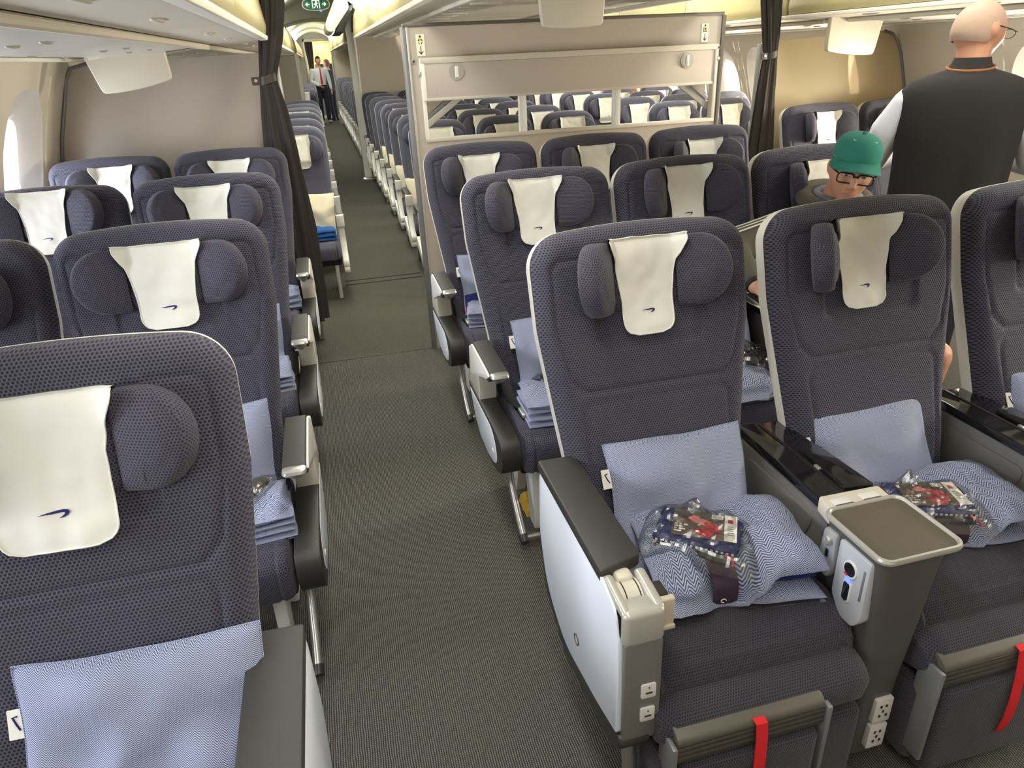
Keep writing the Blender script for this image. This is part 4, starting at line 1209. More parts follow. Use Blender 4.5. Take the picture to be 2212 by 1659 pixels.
# cabin wash lamps along both aisle ceilings
for i, y in enumerate((-.6, 1.2, 3.0)):
    area('ceiling_lamp', (.14, y, 2.28), .30, 1.6, 15, (1, .965, .90), (0, 0, 0))
    area('ceiling_lamp', (2.58, y, 2.28), .30, 1.6, 15, (1, .955, .88), (0, 0, 0))
for i, y in enumerate((5.5, 8.0, 13.5, 16.5, 20)):
    area('ceiling_lamp', (.14, y, 2.28), .30, 1.8, 22, (1, .97, .86), (0, 0, 0))
    if y < 12: area('ceiling_lamp', (2.58, y, 2.28), .30, 1.8, 22, (1, .96, .86), (0, 0, 0))
# indirect wash lamps above the bins, shining on the ceiling
for y in (5.5, 8.5, 14.5, 18, 21):
    for x in (-.27, .55): area('ceiling_wash_lamp', (x, y, 2.15), .05, 2.2, 9, (1, 1, .90), (pi, 0, 0))
    if y < 12:
        for x in (2.17, 2.99): area('ceiling_wash_lamp', (x, y, 2.15), .05, 2.2, 5, (1, .97, .86), (pi, 0, 0))
t = thing('galley_unit', 'cream galley unit with dark fittings seen through the far doorway', 'galley unit', (.45, 24.0, 0))
mb = MB(); mb.box(-.5, .4, 0, .15, 0, 2.1, 'galley_cream', .01); mb.build('cabinet', t)
mb = MB(); mb.box(-.35, .3, -.01, .01, 1.0, 1.55, 'black_gloss', .01); mb.build('oven', t)
mb = MB(); mb.box(-.45, .35, -.01, .01, .1, .9, 'grey_trim', .01); mb.build('cart_door', t)
mb = MB(); mb.box(-.02, .05, -.03, .0, 1.60, 1.66, 'led_blue', .005); mb.build('indicator_lamp', t)
area('galley_lamp', (.3, 23.6, 2.3), .5, .5, 9, (1, .92, .65), (0, 0, 0))
# daylight entering by the windows
for c in CL:
    area('window_daylight', (wx(1.2)-.13, c, 1.215), .44, .27, 10, (.92, .95, 1), (0, radians(-90), 0))
for c in CR:
    area('window_daylight', (MIR-wx(1.2)+.13, c, 1.215), .44, .27, (95 if c > 2 else 30) if c < 4.5 else 24, (1, .88, .66), (0, radians(90), 0))
sl = bpy.data.lights.new('sun', 'SUN'); sl.energy = 4; sl.angle = .01; sl.color = (1, .84, .60)
so = bpy.data.objects.new('sun', sl); COL.objects.link(so)
d = Vector((-.42, .90, .07)); so.rotation_euler = d.to_track_quat('-Z', 'Y').to_euler()
SC.view_settings.view_transform = 'Standard'; SC.view_settings.look = 'None'; SC.view_settings.gamma = 1
SC.view_settings.use_curve_mapping = False
SC.view_settings.exposure = 0.22
# ------------------------------------------------------------------ pillows, blankets, kits
def place(center, lean=0, roll=0, yaw=0):
    L = radians(lean)
    B = Matrix(((1, 0, 0), (0, sin(L), -cos(L)), (0, cos(L), sin(L))))
    R = Matrix.Rotation(radians(yaw), 3, 'Z') @ B @ Matrix.Rotation(radians(roll), 3, 'Z')
    return Matrix.Translation(Vector(center)) @ R.to_4x4()

def pillow(label, center, w, h, t, lean=25, roll=0, yaw=0, mat='pillow_cloth', bands=(), seed=0, label_side=-1, back='band_navy_cloth', group='pillows on the premium seats', wr=.026, n=36):
    M = place(center, lean, roll, yaw)
    root = thing('pillow', label, 'pillow', center, 0, group)
    M = Matrix.Translation(-Vector(center)) @ M
    a, b = w/2, h/2
    def surf(sg):
        def fn(u, v):
            s, q = 2*u-1, 2*v-1
            x = a*s*(1-.035*(1-q*q)); y = b*q*(1-.05*(1-s*s))
            f = max(0, (1-abs(s)**3.2))*max(0, (1-abs(q)**3.2))
            z = sg*t/2*f**.55
            wv = nz(x, y, seed, 7)*wr*f + wr*.5*sin(22*(x*cos(seed)+y*.5)+5*nz(x, y, seed+4, 6))*f*(.4+abs(s))
            y2 = y + .010*nz(x, 0, seed+2, 7)*abs(q)**3; x2 = x + .008*nz(0, y, seed+5, 7)*abs(s)**3
            return (x2, y2, z + wv)
        return fn
    def mf(u, v):
        for lo, hi, m in bands:
            if lo <= v < hi: return m
        return mat
    f1 = surf(1); uvf = lambda u, v: (u*w, v*h)
    mb = MB(); mb.grid(f1, n, n, mat, M, uvf, matfn=mf); mb.grid(surf(-1), n, n, back or mat, M, uvf, flip=True)
    # piped seam round the edge
    edge = [Vector(f1(k/24, 0)) for k in range(24)] + [Vector(f1(1, k/24)) for k in range(24)] + [Vector(f1(1-k/24, 1)) for k in range(24)] + [Vector(f1(0, 1-k/24)) for k in range(25)]
    mb.tube(edge, .0022, mat, 5, M)
    mb.build('pillow_case', root, smooth=60)
    if label_side:
        mb = MB(); s = label_side; y0 = b*.45
        mb.box(*sorted((s*a*.94, s*(a*.94+.026))), y0-.024, y0+.024, -.0015, .0015, 'card_white', .0006, 1, M)
        mb.tube([(s*(a*.94+.008), y0-.010, .002), (s*(a*.94+.013), y0, .002), (s*(a*.94+.018), y0+.012, .002), (s*(a*.94+.011), y0+.013, .002)], .0016, 'emblem_navy', 5, M)
        mb.build('cloth_label', root)
    return root

def folded_blanket(label, center, w, d, h, yaw=0, mat='blanket_cloth', band=None, layers=3, seed=0, inner='band_navy_cloth', group='folded blankets on the premium seats', bulge=0, text=None, n=44, flare=.0, tilt=0):
    root = thing('blanket', label, 'blanket', center, 0, group)
    M = Matrix.Rotation(radians(yaw), 4, 'Z') @ Matrix.Rotation(radians(tilt), 4, 'X')
    def pinch(x):
        return exp(-((x-band)/.055)**2) if band is not None else 0
    mb = MB(); th = h/layers
    for L in range(layers):
        zc = th*(L+.5); m = inner if (inner and L == layers//2 and layers > 2) else mat
        k = (.96 if m == inner else 1.0); thk = th*(1.12 if m != inner else .8)
        def surf(sg, zc=zc, k=k, L=L, thk=thk):
            def fn(u, v):
                s, q = 2*u-1, 2*v-1
                # denser sampling near the rims
                s = sin(s*pi/2); q = sin(q*pi/2)
                x = w/2*s*k; y = d/2*q*k
                p = pinch(x)
                y *= 1-.22*p - .06*nz(x, L, seed, 6) + flare*x
                x += .012*nz(y, L, seed+3, 8)*abs(s)
                f = max(0, (1-abs(s)**5)*(1-abs(q)**4))**.5
                q1 = abs(sin(34*(x+y)+2*nz(x, y, seed, 6))); q2 = abs(sin(34*(x-y)+2*nz(x, y, seed+1, 6)))
                wob = .034*nz(x, y, seed+L*.3, 6)*(1-.5*p)+.014*nz(x, y, seed+L, 15) + .009*sin(70*(y*.8+x*.4)+6*nz(x, y, seed, 5))*(.25+p) - (.006*(exp(-(q1/.16)**2)+exp(-(q2/.16)**2)) if L == layers-1 else 0)
                z = (zc + sg*thk/2*f*1.08)*(1-.30*p) + wob*(zc/h)*min(1, f*1.4)
                if m == inner: x = x*.62 + w*.17; y = y*.90 + d*.03
                if L == layers-1 and band is not None:   # the top fold wraps down over the front and the near end
                    wr_ = sstep(.22*w, .02*w, x)
                    fr = sstep(-.45, -1.0, q)
                    z -= h*.50*fr**1.5*wr_; y -= .022*fr*wr_*(1-.6*p) + .010*sin(38*z*3+7*x)*fr*wr_*(1-p)
                z += bulge*sstep(-.02, w*.32, x)*f*(zc/h) + bulge*.5*sstep(-.05, -w*.3, x)*f*(zc/h)*(.5+nz(x, y, seed+6, 9))
                if L == 0 and sg < 0: z = max(.0, z*.4)
                return (x, y, z)
            return fn
        uvf = lambda u, v: (u*w, v*d)
        mb.grid(surf(1), n, n, m, M, uvf); mb.grid(surf(-1), n, n, m, M, uvf, flip=True)
    mb.build('blanket_cloth', root, smooth=60)
    if band is not None:
        mb = MB(); W = .029; rings = []
        R = rrect(-d/2*.90, d/2*.80, -.002, h*.84, h*.36, 8)
        for dx in (-W, W):
            rings.append([(band+dx, y, z+.004*nz(y, z, seed, 20)) for y, z in R])
        mb.loft(rings, 'band_plum', True, False, M); bo = mb.build('paper_band', root, smooth=60)
        mb = MB()
        yf = -d/2*.90
        # hooked emblem on the top and small mark on the front
        P = [(-.012, .040), (-.004, .020), (.001, .004), (.004, -.004), (.010, -.006), (.009, .002), (.005, .004), (.004, .014), (-.004, .032)]
        mb.add([(band-.006+x, yf+.075+y, h*.84+.0018) for x, y in P], [tuple(range(len(P)))], 'card_white', None, M)
        mb.tube([(band-.004+.006*cos(t), yf-.002, h*.28+.005*sin(t)) for t in [k*.6 for k in range(9)]], .0012, 'card_white', 5, M)
        mb.build('band_emblem', bo)
        if text:
            cu = bpy.data.curves.new('text', 'FONT'); cu.body = text; cu.size = .016; cu.align_x = 'CENTER'
            to = bpy.data.objects.new('text', cu); COL.objects.link(to)
            bpy.context.view_layer.update()
            me = bpy.data.meshes.new_from_object(to.evaluated_get(bpy.context.evaluated_depsgraph_get()))
            bpy.data.objects.remove(to)
            me.materials.clear(); me.materials.append(MAT['card_white'])
            lo = bpy.data.objects.new('band_lettering', me); COL.objects.link(lo); lo.parent = bo
            lo.matrix_local = M @ Matrix.Translation((band+.004, yf-.0028+.012, h*.60)) @ Matrix.Rotation(radians(90), 4, 'Z') @ Matrix.Rotation(radians(-60), 4, 'Y')
    return root

def crumple(mb, w, d, h, M, mat, seed, n=26, amp=.012, spikes=()):
    def surf(sg):
        def fn(u, v):
            s, q = 2*u-1, 2*v-1
            f = max(0, (1-abs(s)**5)*(1-abs(q)**5))**.6
            x = w/2*s; y = d/2*q
            a = nz(x, y, seed+sg, 22); b = nz(x, y, seed+3+sg, 55)
            z = (h*f if sg > 0 else 0) + amp*(abs(a)*1.6-.3)*(.3+f) + amp*.5*b
            for (px, py, r, hh) in spikes:
                z += hh*max(0, 1-sqrt((x-px)**2+(y-py)**2)/r)
            return (x + amp*.8*nz(x, y, seed+7, 15), y+amp*.8*nz(x, y, seed+9, 15), max(.001, z) if sg > 0 else .0008+.002*abs(a))
        return fn
    mb.grid(surf(1), n, n, mat, M)

def kit(label, center, yaw, full=True, seed=0, scale=1.0, tilt=0, dark=True):
    root = thing('amenity_kit', label, 'amenity kit', center, 0, 'bagged amenity kits')
    M = Matrix.Rotation(radians(yaw), 4, 'Z') @ Matrix.Rotation(radians(tilt), 4, 'X') @ Matrix.Scale(scale, 4)
    if full:
        mb = MB(); mb.box(-.092, .092, -.062, .062, .002, .022, 'black_gloss', .008, 2, M); mb.build('toiletry_pouch', root)
        mb = MB()
        mb.prism(rrect(-.095, .095, -.06, .066, .012), 'z', .022, .040, 'kit_navy', .007, 3, M)
        for k in range(16): mb.box(-.086+.0112*k, -.081+.0112*k, -.0612, -.058, .030, .0345, 'card_white', 0, 1, M)
        mb.tube([(.07, -.062, .032), (.086, -.072, .028), (.09, -.085, .02)], .003, 'card_red', 6, M)
        mb.build('navy_pouch', root)
        mb = MB(); M2 = M @ Matrix.Translation((.012, .012, .0)) @ Matrix.Rotation(radians(6), 4, 'Z')
        z = .0425
        mb.box(-.072, .072, -.048, .050, z-.0015, z, 'card_brown', 0, 1, M2)
        def flat(pts, m, dz=.0004): mb.add([(x, y, z+dz) for x, y in pts], [tuple(range(len(pts)))], m, None, M2)
        def ell(cx, cy, rx, ry, m, rot=0, dz=.0004): flat([(cx+rx*cos(t)*cos(rot)-ry*sin(t)*sin(rot), cy+rx*cos(t)*sin(rot)+ry*sin(t)*cos(rot)) for t in [2*pi*k/18 for k in range(18)]], m, dz)
        flat([(-.072, .02), (.04, .02), (.04, .050), (-.072, .050)], 'tray_rubber')
        ell(-.005, .012, .036, .011, 'card_pink', -.3, .0006); ell(.016, -.004, .024, .012, 'card_red', -.9, .0008); ell(-.022, .024, .010, .009, 'card_pink', 0, .0008); ell(.0, -.028, .022, .013, 'card_red', -.5, .0006)
        for r in range(4):   # bold white block lettering of the card
            for c_, wd in enumerate(((.007, .005, .009), (.009, .008, 0), (.006, .010, .004), (.010, .006, 0))[r]):
                if wd: flat([(-.067+.0105*c_, -.010-.0085*r), (-.067+.0105*c_+wd, -.010-.0085*r), (-.067+.0105*c_+wd, -.0045-.0085*r), (-.067+.0105*c_, -.0045-.0085*r)], 'card_white', .0008)
        flat([(.044, -.048), (.072, -.048), (.072, .050), (.044, .050)], 'card_white', .0009)
        flat([(.051, .020), (.063, .020), (.063, .034), (.051, .034)], 'card_red', .0012)
        for r in range(5): flat([(.051, .006-.008*r), (.064, .006-.008*r), (.064, .0085-.008*r), (.051, .0085-.008*r)], 'grey_trim', .0012)
        flat([(.014, .030), (.040, .030), (.040, .046), (.014, .046)], 'card_white', .0010)
        for r in range(4): flat([(.016, .0325+.0033*r), (.038, .0325+.0033*r), (.038, .0337+.0033*r), (.016, .0337+.0033*r)], 'grey_trim', .0013)
        mb.build('card', root)
        mb = MB(); crumple(mb, .27, .19, .047, M, 'clear_film', seed, 34, .010, ((-.02, .085, .035, .045), (.06, .07, .03, .02), (-.12, .03, .03, .012)))
        mb.build('clear_bag', root, smooth=0)
    else:
        mb = MB(); mb.box(-.06, .06, -.045, .045, .004, .024, 'black_gloss' if dark else 'tray_rubber', .010, 2, M); mb.build('toiletry_pouch', root)
        mb = MB(); crumple(mb, .17, .13, .032, M, 'clear_film', seed, 24, .014, ((.02, .03, .03, .025),)); mb.build('clear_bag', root, smooth=0)
    return root

pillow('herringbone pillow standing on the nearest centre seat', (.745, 1.325, .600), .375, .315, .10, 27, 0, 0, bands=((0, .14, 'band_navy_cloth'),), seed=1)
pillow('herringbone pillow on the front seat between the two consoles', (1.335, 1.345, .578), .36, .30, .10, 27, 1, 0, bands=((0, .12, 'band_navy_cloth'),), seed=2, label_side=-1)
pillow('pale pillow cut by the right picture edge', (1.99, 1.345, .60), .37, .30, .10, 27, 0, 0, bands=((0, .12, 'band_navy_cloth'),), seed=3)
pillow('pale blue pillow on the nearest left seat, at the bottom edge of the picture', (-.425, .93, .615), .385, .33, .10, 27, -1, 0, bands=((0, .10, 'band_navy_cloth'),), seed=4, wr=.034)
pillow('pillow with navy end on the second left aisle seat', (-.46, 1.905, .60), .37, .30, .10, 27, 0, 0, bands=((0, .12, 'band_navy_cloth'),), seed=5)
pillow('pale pillow on the third left aisle seat, barely showing', (-.47, 2.87, .59), .38, .30, .10, 27, 0, 0, seed=6)
pillow('pillow with navy lower band on the second-row centre aisle seat', (.755, 2.29, .60), .37, .30, .10, 27, 0, 0, bands=((0, .22, 'band_navy_cloth'),), seed=7)
pillow('pillow with navy and crimson bands on the last-row centre aisle seat', (.745, 3.255, .605), .39, .30, .10, 27, 0, 0, bands=((0, .14, 'crimson_cloth'), (.14, .34, 'band_navy_cloth')), seed=8)
pillow('light blue pillow in the gap beside the hand of the capped man', (1.345, 2.30, .62), .38, .32, .10, 27, 0, 0, seed=9, label_side=0)

folded_blanket('wrapped herringbone blanket with plum band on the nearest centre seat', (.765, 1.165, .478), .39, .29, .115, -8, band=-.035, layers=3, seed=1.0, bulge=.035)
folded_blanket('folded herringbone blanket with plum lettered band on the seat between the consoles', (1.40, 1.175, .476), .40, .27, .085, -4, band=-.04, layers=3, seed=2.0, bulge=.02, text='wrapped up')
folded_blanket('small folded blanket showing its layered edge on the second left aisle seat', (-.39, 1.735, .452), .30, .20, .085, 6, layers=4, seed=3.0, inner=None)
folded_blanket('thin strip of folded blanket on the third left aisle seat', (-.39, 2.72, .452), .26, .22, .08, 6, layers=4, seed=4.0, inner=None)
folded_blanket('rolled pale blanket on the last left aisle seat beside the curtain', (-.38, 3.73, .452), .28, .16, .10, 4, layers=3, seed=5.0, inner=None)
folded_blanket('rolled blanket with ragged end on the second-row centre aisle seat', (.68, 2.10, .452), .28, .20, .105, -4, layers=4, seed=6.0, inner=None)
folded_blanket('rolled pale blue blanket on the last-row centre aisle seat', (.68, 3.10, .452), .27, .17, .09, -10, layers=4, seed=7.0, inner=None)
folded_blanket('blanket with dark band in the gap between the two nearest centre seats', (1.38, 2.06, .452), .36, .24, .085, 0, band=.12, layers=3, seed=8.0)

kit('clear bag with navy pouch and picture card on the nearest centre seat', (.705, 1.165, .578), -38, seed=1.5)
kit('clear bag with navy pouch and card on the blanket between the consoles', (1.325, 1.14, .545), -22, seed=2.5)
kit('small glinting plastic bag on the second-row centre aisle seat', (.70, 2.19, .54), 20, False, 3.5)
kit('small glinting plastic bag on the second left aisle seat', (-.36, 1.80, .53), 60, False, 4.5, dark=False)
kit('clear crumpled bag on the banded blanket in the gap between the two nearest centre seats', (1.46, 2.15, .53), 40, False, 5.5, 1.2)

# economy-seat linen
pillow('cream pillow on the first economy seat beyond the left curtain', (-.175, 5.46, .60), .36, .31, .09, 22, -4, 0, mat='econ_pillow', back='econ_pillow', label_side=0, seed=11, group='cream economy pillows', n=20)
folded_blanket('blue folded blanket on the first economy seat beyond the left curtain', (-.14, 5.33, .425), .26, .15, .09, 0, mat='econ_blanket_blue', layers=3, inner=None, seed=12, group='economy blankets', n=20)
for k in range(5):
    pillow(f'cream pillow on the left economy seat, {ordn[k]} row behind the windowed partition', (.80, 5.25+k*ROWE, .58), .34, .30, .08, 20, rnd.uniform(-6, 6), 0, mat='econ_pillow', back='econ_pillow', label_side=0, seed=13+k, group='cream economy pillows', n=16)

# seat belts
def belt(x, y, label, sg):
    t = thing('seat_belt', label, 'seat belt', (x, y, .46), 0, 'seat belts')
    mb = MB(); mb.loft([[(a, b, c) for a, c in ((-.02, 0), (.02, 0), (.02, .003), (-.02, .003))] for b, c in ((0, 0),)] , 'black_rubber', True, False) if False else None
    pts = [(0, .30, .01), (0, .22, .06), (.0, .12, .012), (-sg*.03, .04, .010)]
    rings = [[(px-.018, py, pz), (px+.018, py, pz), (px+.018, py, pz+.004), (px-.018, py, pz+.004)] for px, py, pz in pts]
    mb.loft(rings, 'black_rubber', True, True); mb.build('webbing', t)
    mb = MB(); mb.box(-sg*.03-.024, -sg*.03+.024, -.02, .045, .008, .022, 'silver', .004); mb.build('buckle', t)
belt(.525, 2.10, 'seat belt with silver buckle beside the rolled blanket, second-row centre aisle seat', -1)
belt(.525, 3.08, 'seat belt beside the rolled blanket on the last-row centre aisle seat', -1)
belt(-.255, 2.66, 'seat belt on the third left aisle seat', 1)
t = thing('wrapper', 'crumpled yellow wrapper on the floor under the second-row centre aisle seat', 'wrapper', (.60, 2.20, 0))
mb = MB(); crumple(mb, .10, .12, .055, Matrix(), 'yellow_wrap', 6.6, 14, .016); mb.build('wrapper_foil', t, smooth=30)
# ------------------------------------------------------------------ people
def remesh(mb, name, voxel, mat, smooth=3, parent=None):
    me = mb.mesh('tmp', 0); o = bpy.data.objects.new('tmp', me); COL.objects.link(o)
    m = o.modifiers.new('r', 'REMESH'); m.mode = 'VOXEL'; m.voxel_size = voxel; m.adaptivity = 0
    s = o.modifiers.new('s', 'SMOOTH'); s.iterations = smooth; s.factor = .5
    bpy.context.view_layer.update()
    dg = bpy.context.evaluated_depsgraph_get()
    n = bpy.data.meshes.new_from_object(o.evaluated_get(dg)); n.name = name
    bpy.data.objects.remove(o)
    n.materials.clear(); n.materials.append(MAT[mat])
    n.polygons.foreach_set('use_smooth', [True]*len(n.polygons))
    n.polygons.foreach_set('material_index', [0]*len(n.polygons)); n.update()
    r = bpy.data.objects.new(name, n); COL.objects.link(r)
    if parent: r.parent = parent
    return r
def limb(mb, pts, rs, mat='skin', n=14):
    # tapered tube with rounded ends
    P = [Vector(p) for p in pts]
    d0 = (P[0]-P[1]).normalized(); d1 = (P[-1]-P[-2]).normalized()
    pts2 = [P[0]+d0*rs[0]*.8, P[0]+d0*rs[0]*.5] + P + [P[-1]+d1*rs[-1]*.5, P[-1]+d1*rs[-1]*.8]
    rs2 = [rs[0]*.5, rs[0]*.85] + list(rs) + [rs[-1]*.85, rs[-1]*.5]
    mb.tube(pts2, rs2, mat, n)
def rings_torso(mb, secs, mat='skin', n=28):
    # secs: (center(x,y,z), half width, half depth[, axis tilt])
    R = []
    for c, a, b in secs:
        R.append([(c[0]+a*cos(2*pi*k/n)*(abs(cos(2*pi*k/n))**.0), c[1]+b*sin(2*pi*k/n), c[2]) for k in range(n)])
    mb.loft(R, mat, True, True)
def hand(mb, wrist, dirv, palm_n, side, mat='skin', curl=.5, L=.18):
    """palm and five fingers; dirv: along the fingers, palm_n: out of the palm, side: thumb direction"""
    d = Vector(dirv).normalized(); pn = Vector(palm_n).normalized(); sx = d.cross(pn).normalized()*side
    w = Vector(wrist)
    R = []
    for f, hw, ht in ((0, .024, .018), (.25, .034, .017), (.6, .040, .015), (.95, .040, .013), (1.0, .036, .009)):
        c = w + d*(.095*f); R.append([tuple(c + sx*hw*cos(2*pi*k/14) + pn*ht*sin(2*pi*k/14)) for k in range(14)])
    mb.loft(R, mat, True, True)
    for i, (o, l) in enumerate(((.030, .070), (.010, .080), (-.010, .074), (-.029, .058))):
        p = w + d*.085 + sx*o; a = 0; pts = [p]
        for s, fr in enumerate((.45, .32, .23)):
            a += curl*(.5 if s == 0 else .6); pts.append(pts[-1] + (d*cos(a)+pn*sin(a))*l*fr)
        mb.tube(pts, [.0092, .0088, .008, .0065], mat, 8)
    p = w + d*.028 + sx*.026; dd = (d*.65 + sx*.75 + pn*.25*curl).normalized(); d2 = (d*.9+sx*.35+pn*.35*curl).normalized()
    mb.tube([p, p+dd*.034, p+dd*.034+d2*.028, p+dd*.034+d2*.045], [.0125, .0105, .0095, .007], mat, 8)
def head_mesh(mb, H, mat='skin', detail=1, old=1):
    """head in its own frame: +y is the face, +z the crown; H: 4x4 to the body frame"""
    nu, nv = 64, 48
    vs = []
    for j in range(nv+1):
        ph = -pi/2 + pi*j/nv
        for i in range(nu):
            th = 2*pi*i/nu
            z = sin(ph); c = cos(ph)
            x = c*cos(th); y = c*sin(th)
            X, Y, Z = x*.076, y*.098, z*.118
            if z < 0:   # jaw narrows, chin forward
                k = sstep(0, 1, -z); X *= 1-.28*k; Y = Y*(1-.22*k) + (.024*k if y > -.2 else .012*k)
            else:
                X *= 1+.03*sin(z*pi); Y -= .006*z
            if y > 0:
                fr = min(1, y*1.6)
                g = lambda cx, cz, sx, sz: exp(-((X-cx)/sx)**2-((Z-cz)/sz)**2)
                Y += fr*(.026*exp(-(X/.0105)**2)*sstep(.022, -.028, Z)*sstep(-.046, -.034, Z)     # nose
                         + .007*g(.012, -.034, .008, .009) + .007*g(-.012, -.034, .008, .009)
                         + .007*g(.028, .030, .020, .009) + .007*g(-.028, .030, .020, .009)          # brows
                         - .011*g(.031, .010, .015, .011) - .011*g(-.031, .010, .015, .011)          # sockets
                         + .006*g(.042, -.018, .018, .016) + .006*g(-.042, -.018, .018, .016)        # cheeks
                         - .004*g(.030, -.045, .007, .016)*old - .004*g(-.030, -.045, .007, .016)*old # folds
                         + .006*g(0, -.057, .020, .006) - .006*g(0, -.0635, .020, .003) + .006*g(0, -.070, .017, .006)  # lips
                         + .009*g(0, -.095, .022, .014) - .004*g(0, -.081, .018, .005))
            vs.append((X, Y, Z))
    fs = []
    for j in range(nv):
        for i in range(nu): fs.append((j*nu+i, j*nu+(i+1) % nu, (j+1)*nu+(i+1) % nu, (j+1)*nu+i))
    mb.add(vs, fs, mat, None, H)
    for s in (-1, 1):   # ears
        R = []
        for k in range(9):
            t = k/8; z = lerp(-.032, .034, t); wd = .019*sin(pi*min(1, .12+t*.80))**.6
            R.append([tuple(H @ Vector((s*(.070+.006*sin(pi*t)+ .009*(.5+.5*cos(a))*sin(pi*t)**.5), -.010 - .012*t*0 + wd*sin(a) - .006*t, z))) for a in [2*pi*q/10 for q in range(10)]])
        mb.loft(R, mat, True, True)
def eyes(H, parent, lid=.5):
    for s in (-1, 1):
        mb = MB()
        b = bmesh.new(); bmesh.ops.create_uvsphere(b, u_segments=16, v_segments=10, radius=.0125); mb.bm(b, 'card_white', H @ Matrix.Translation((s*.031, .076, .008)))
        b = bmesh.new(); bmesh.ops.create_uvsphere(b, u_segments=12, v_segments=8, radius=.006); mb.bm(b, 'hair_dark', H @ Matrix.Translation((s*.031, .0835, .004)))
        mb.build('eye', parent)
    mb = MB()
    for s in (-1, 1):
        R = []
        for k in range(7):
            ph = lerp(-.2, 1.35, k/6); R.append([tuple(H @ Vector((s*.031+.0138*cos(t)*1.05, .0755+.0136*cos(ph)*sin(t), .008+.0136*sin(ph)*sin(t)*1.0+ (0)))) for t in [pi*q/10 for q in range(11)]])
        mb.loft(R, 'skin', False, False)
    mb.build('eyelid', parent)

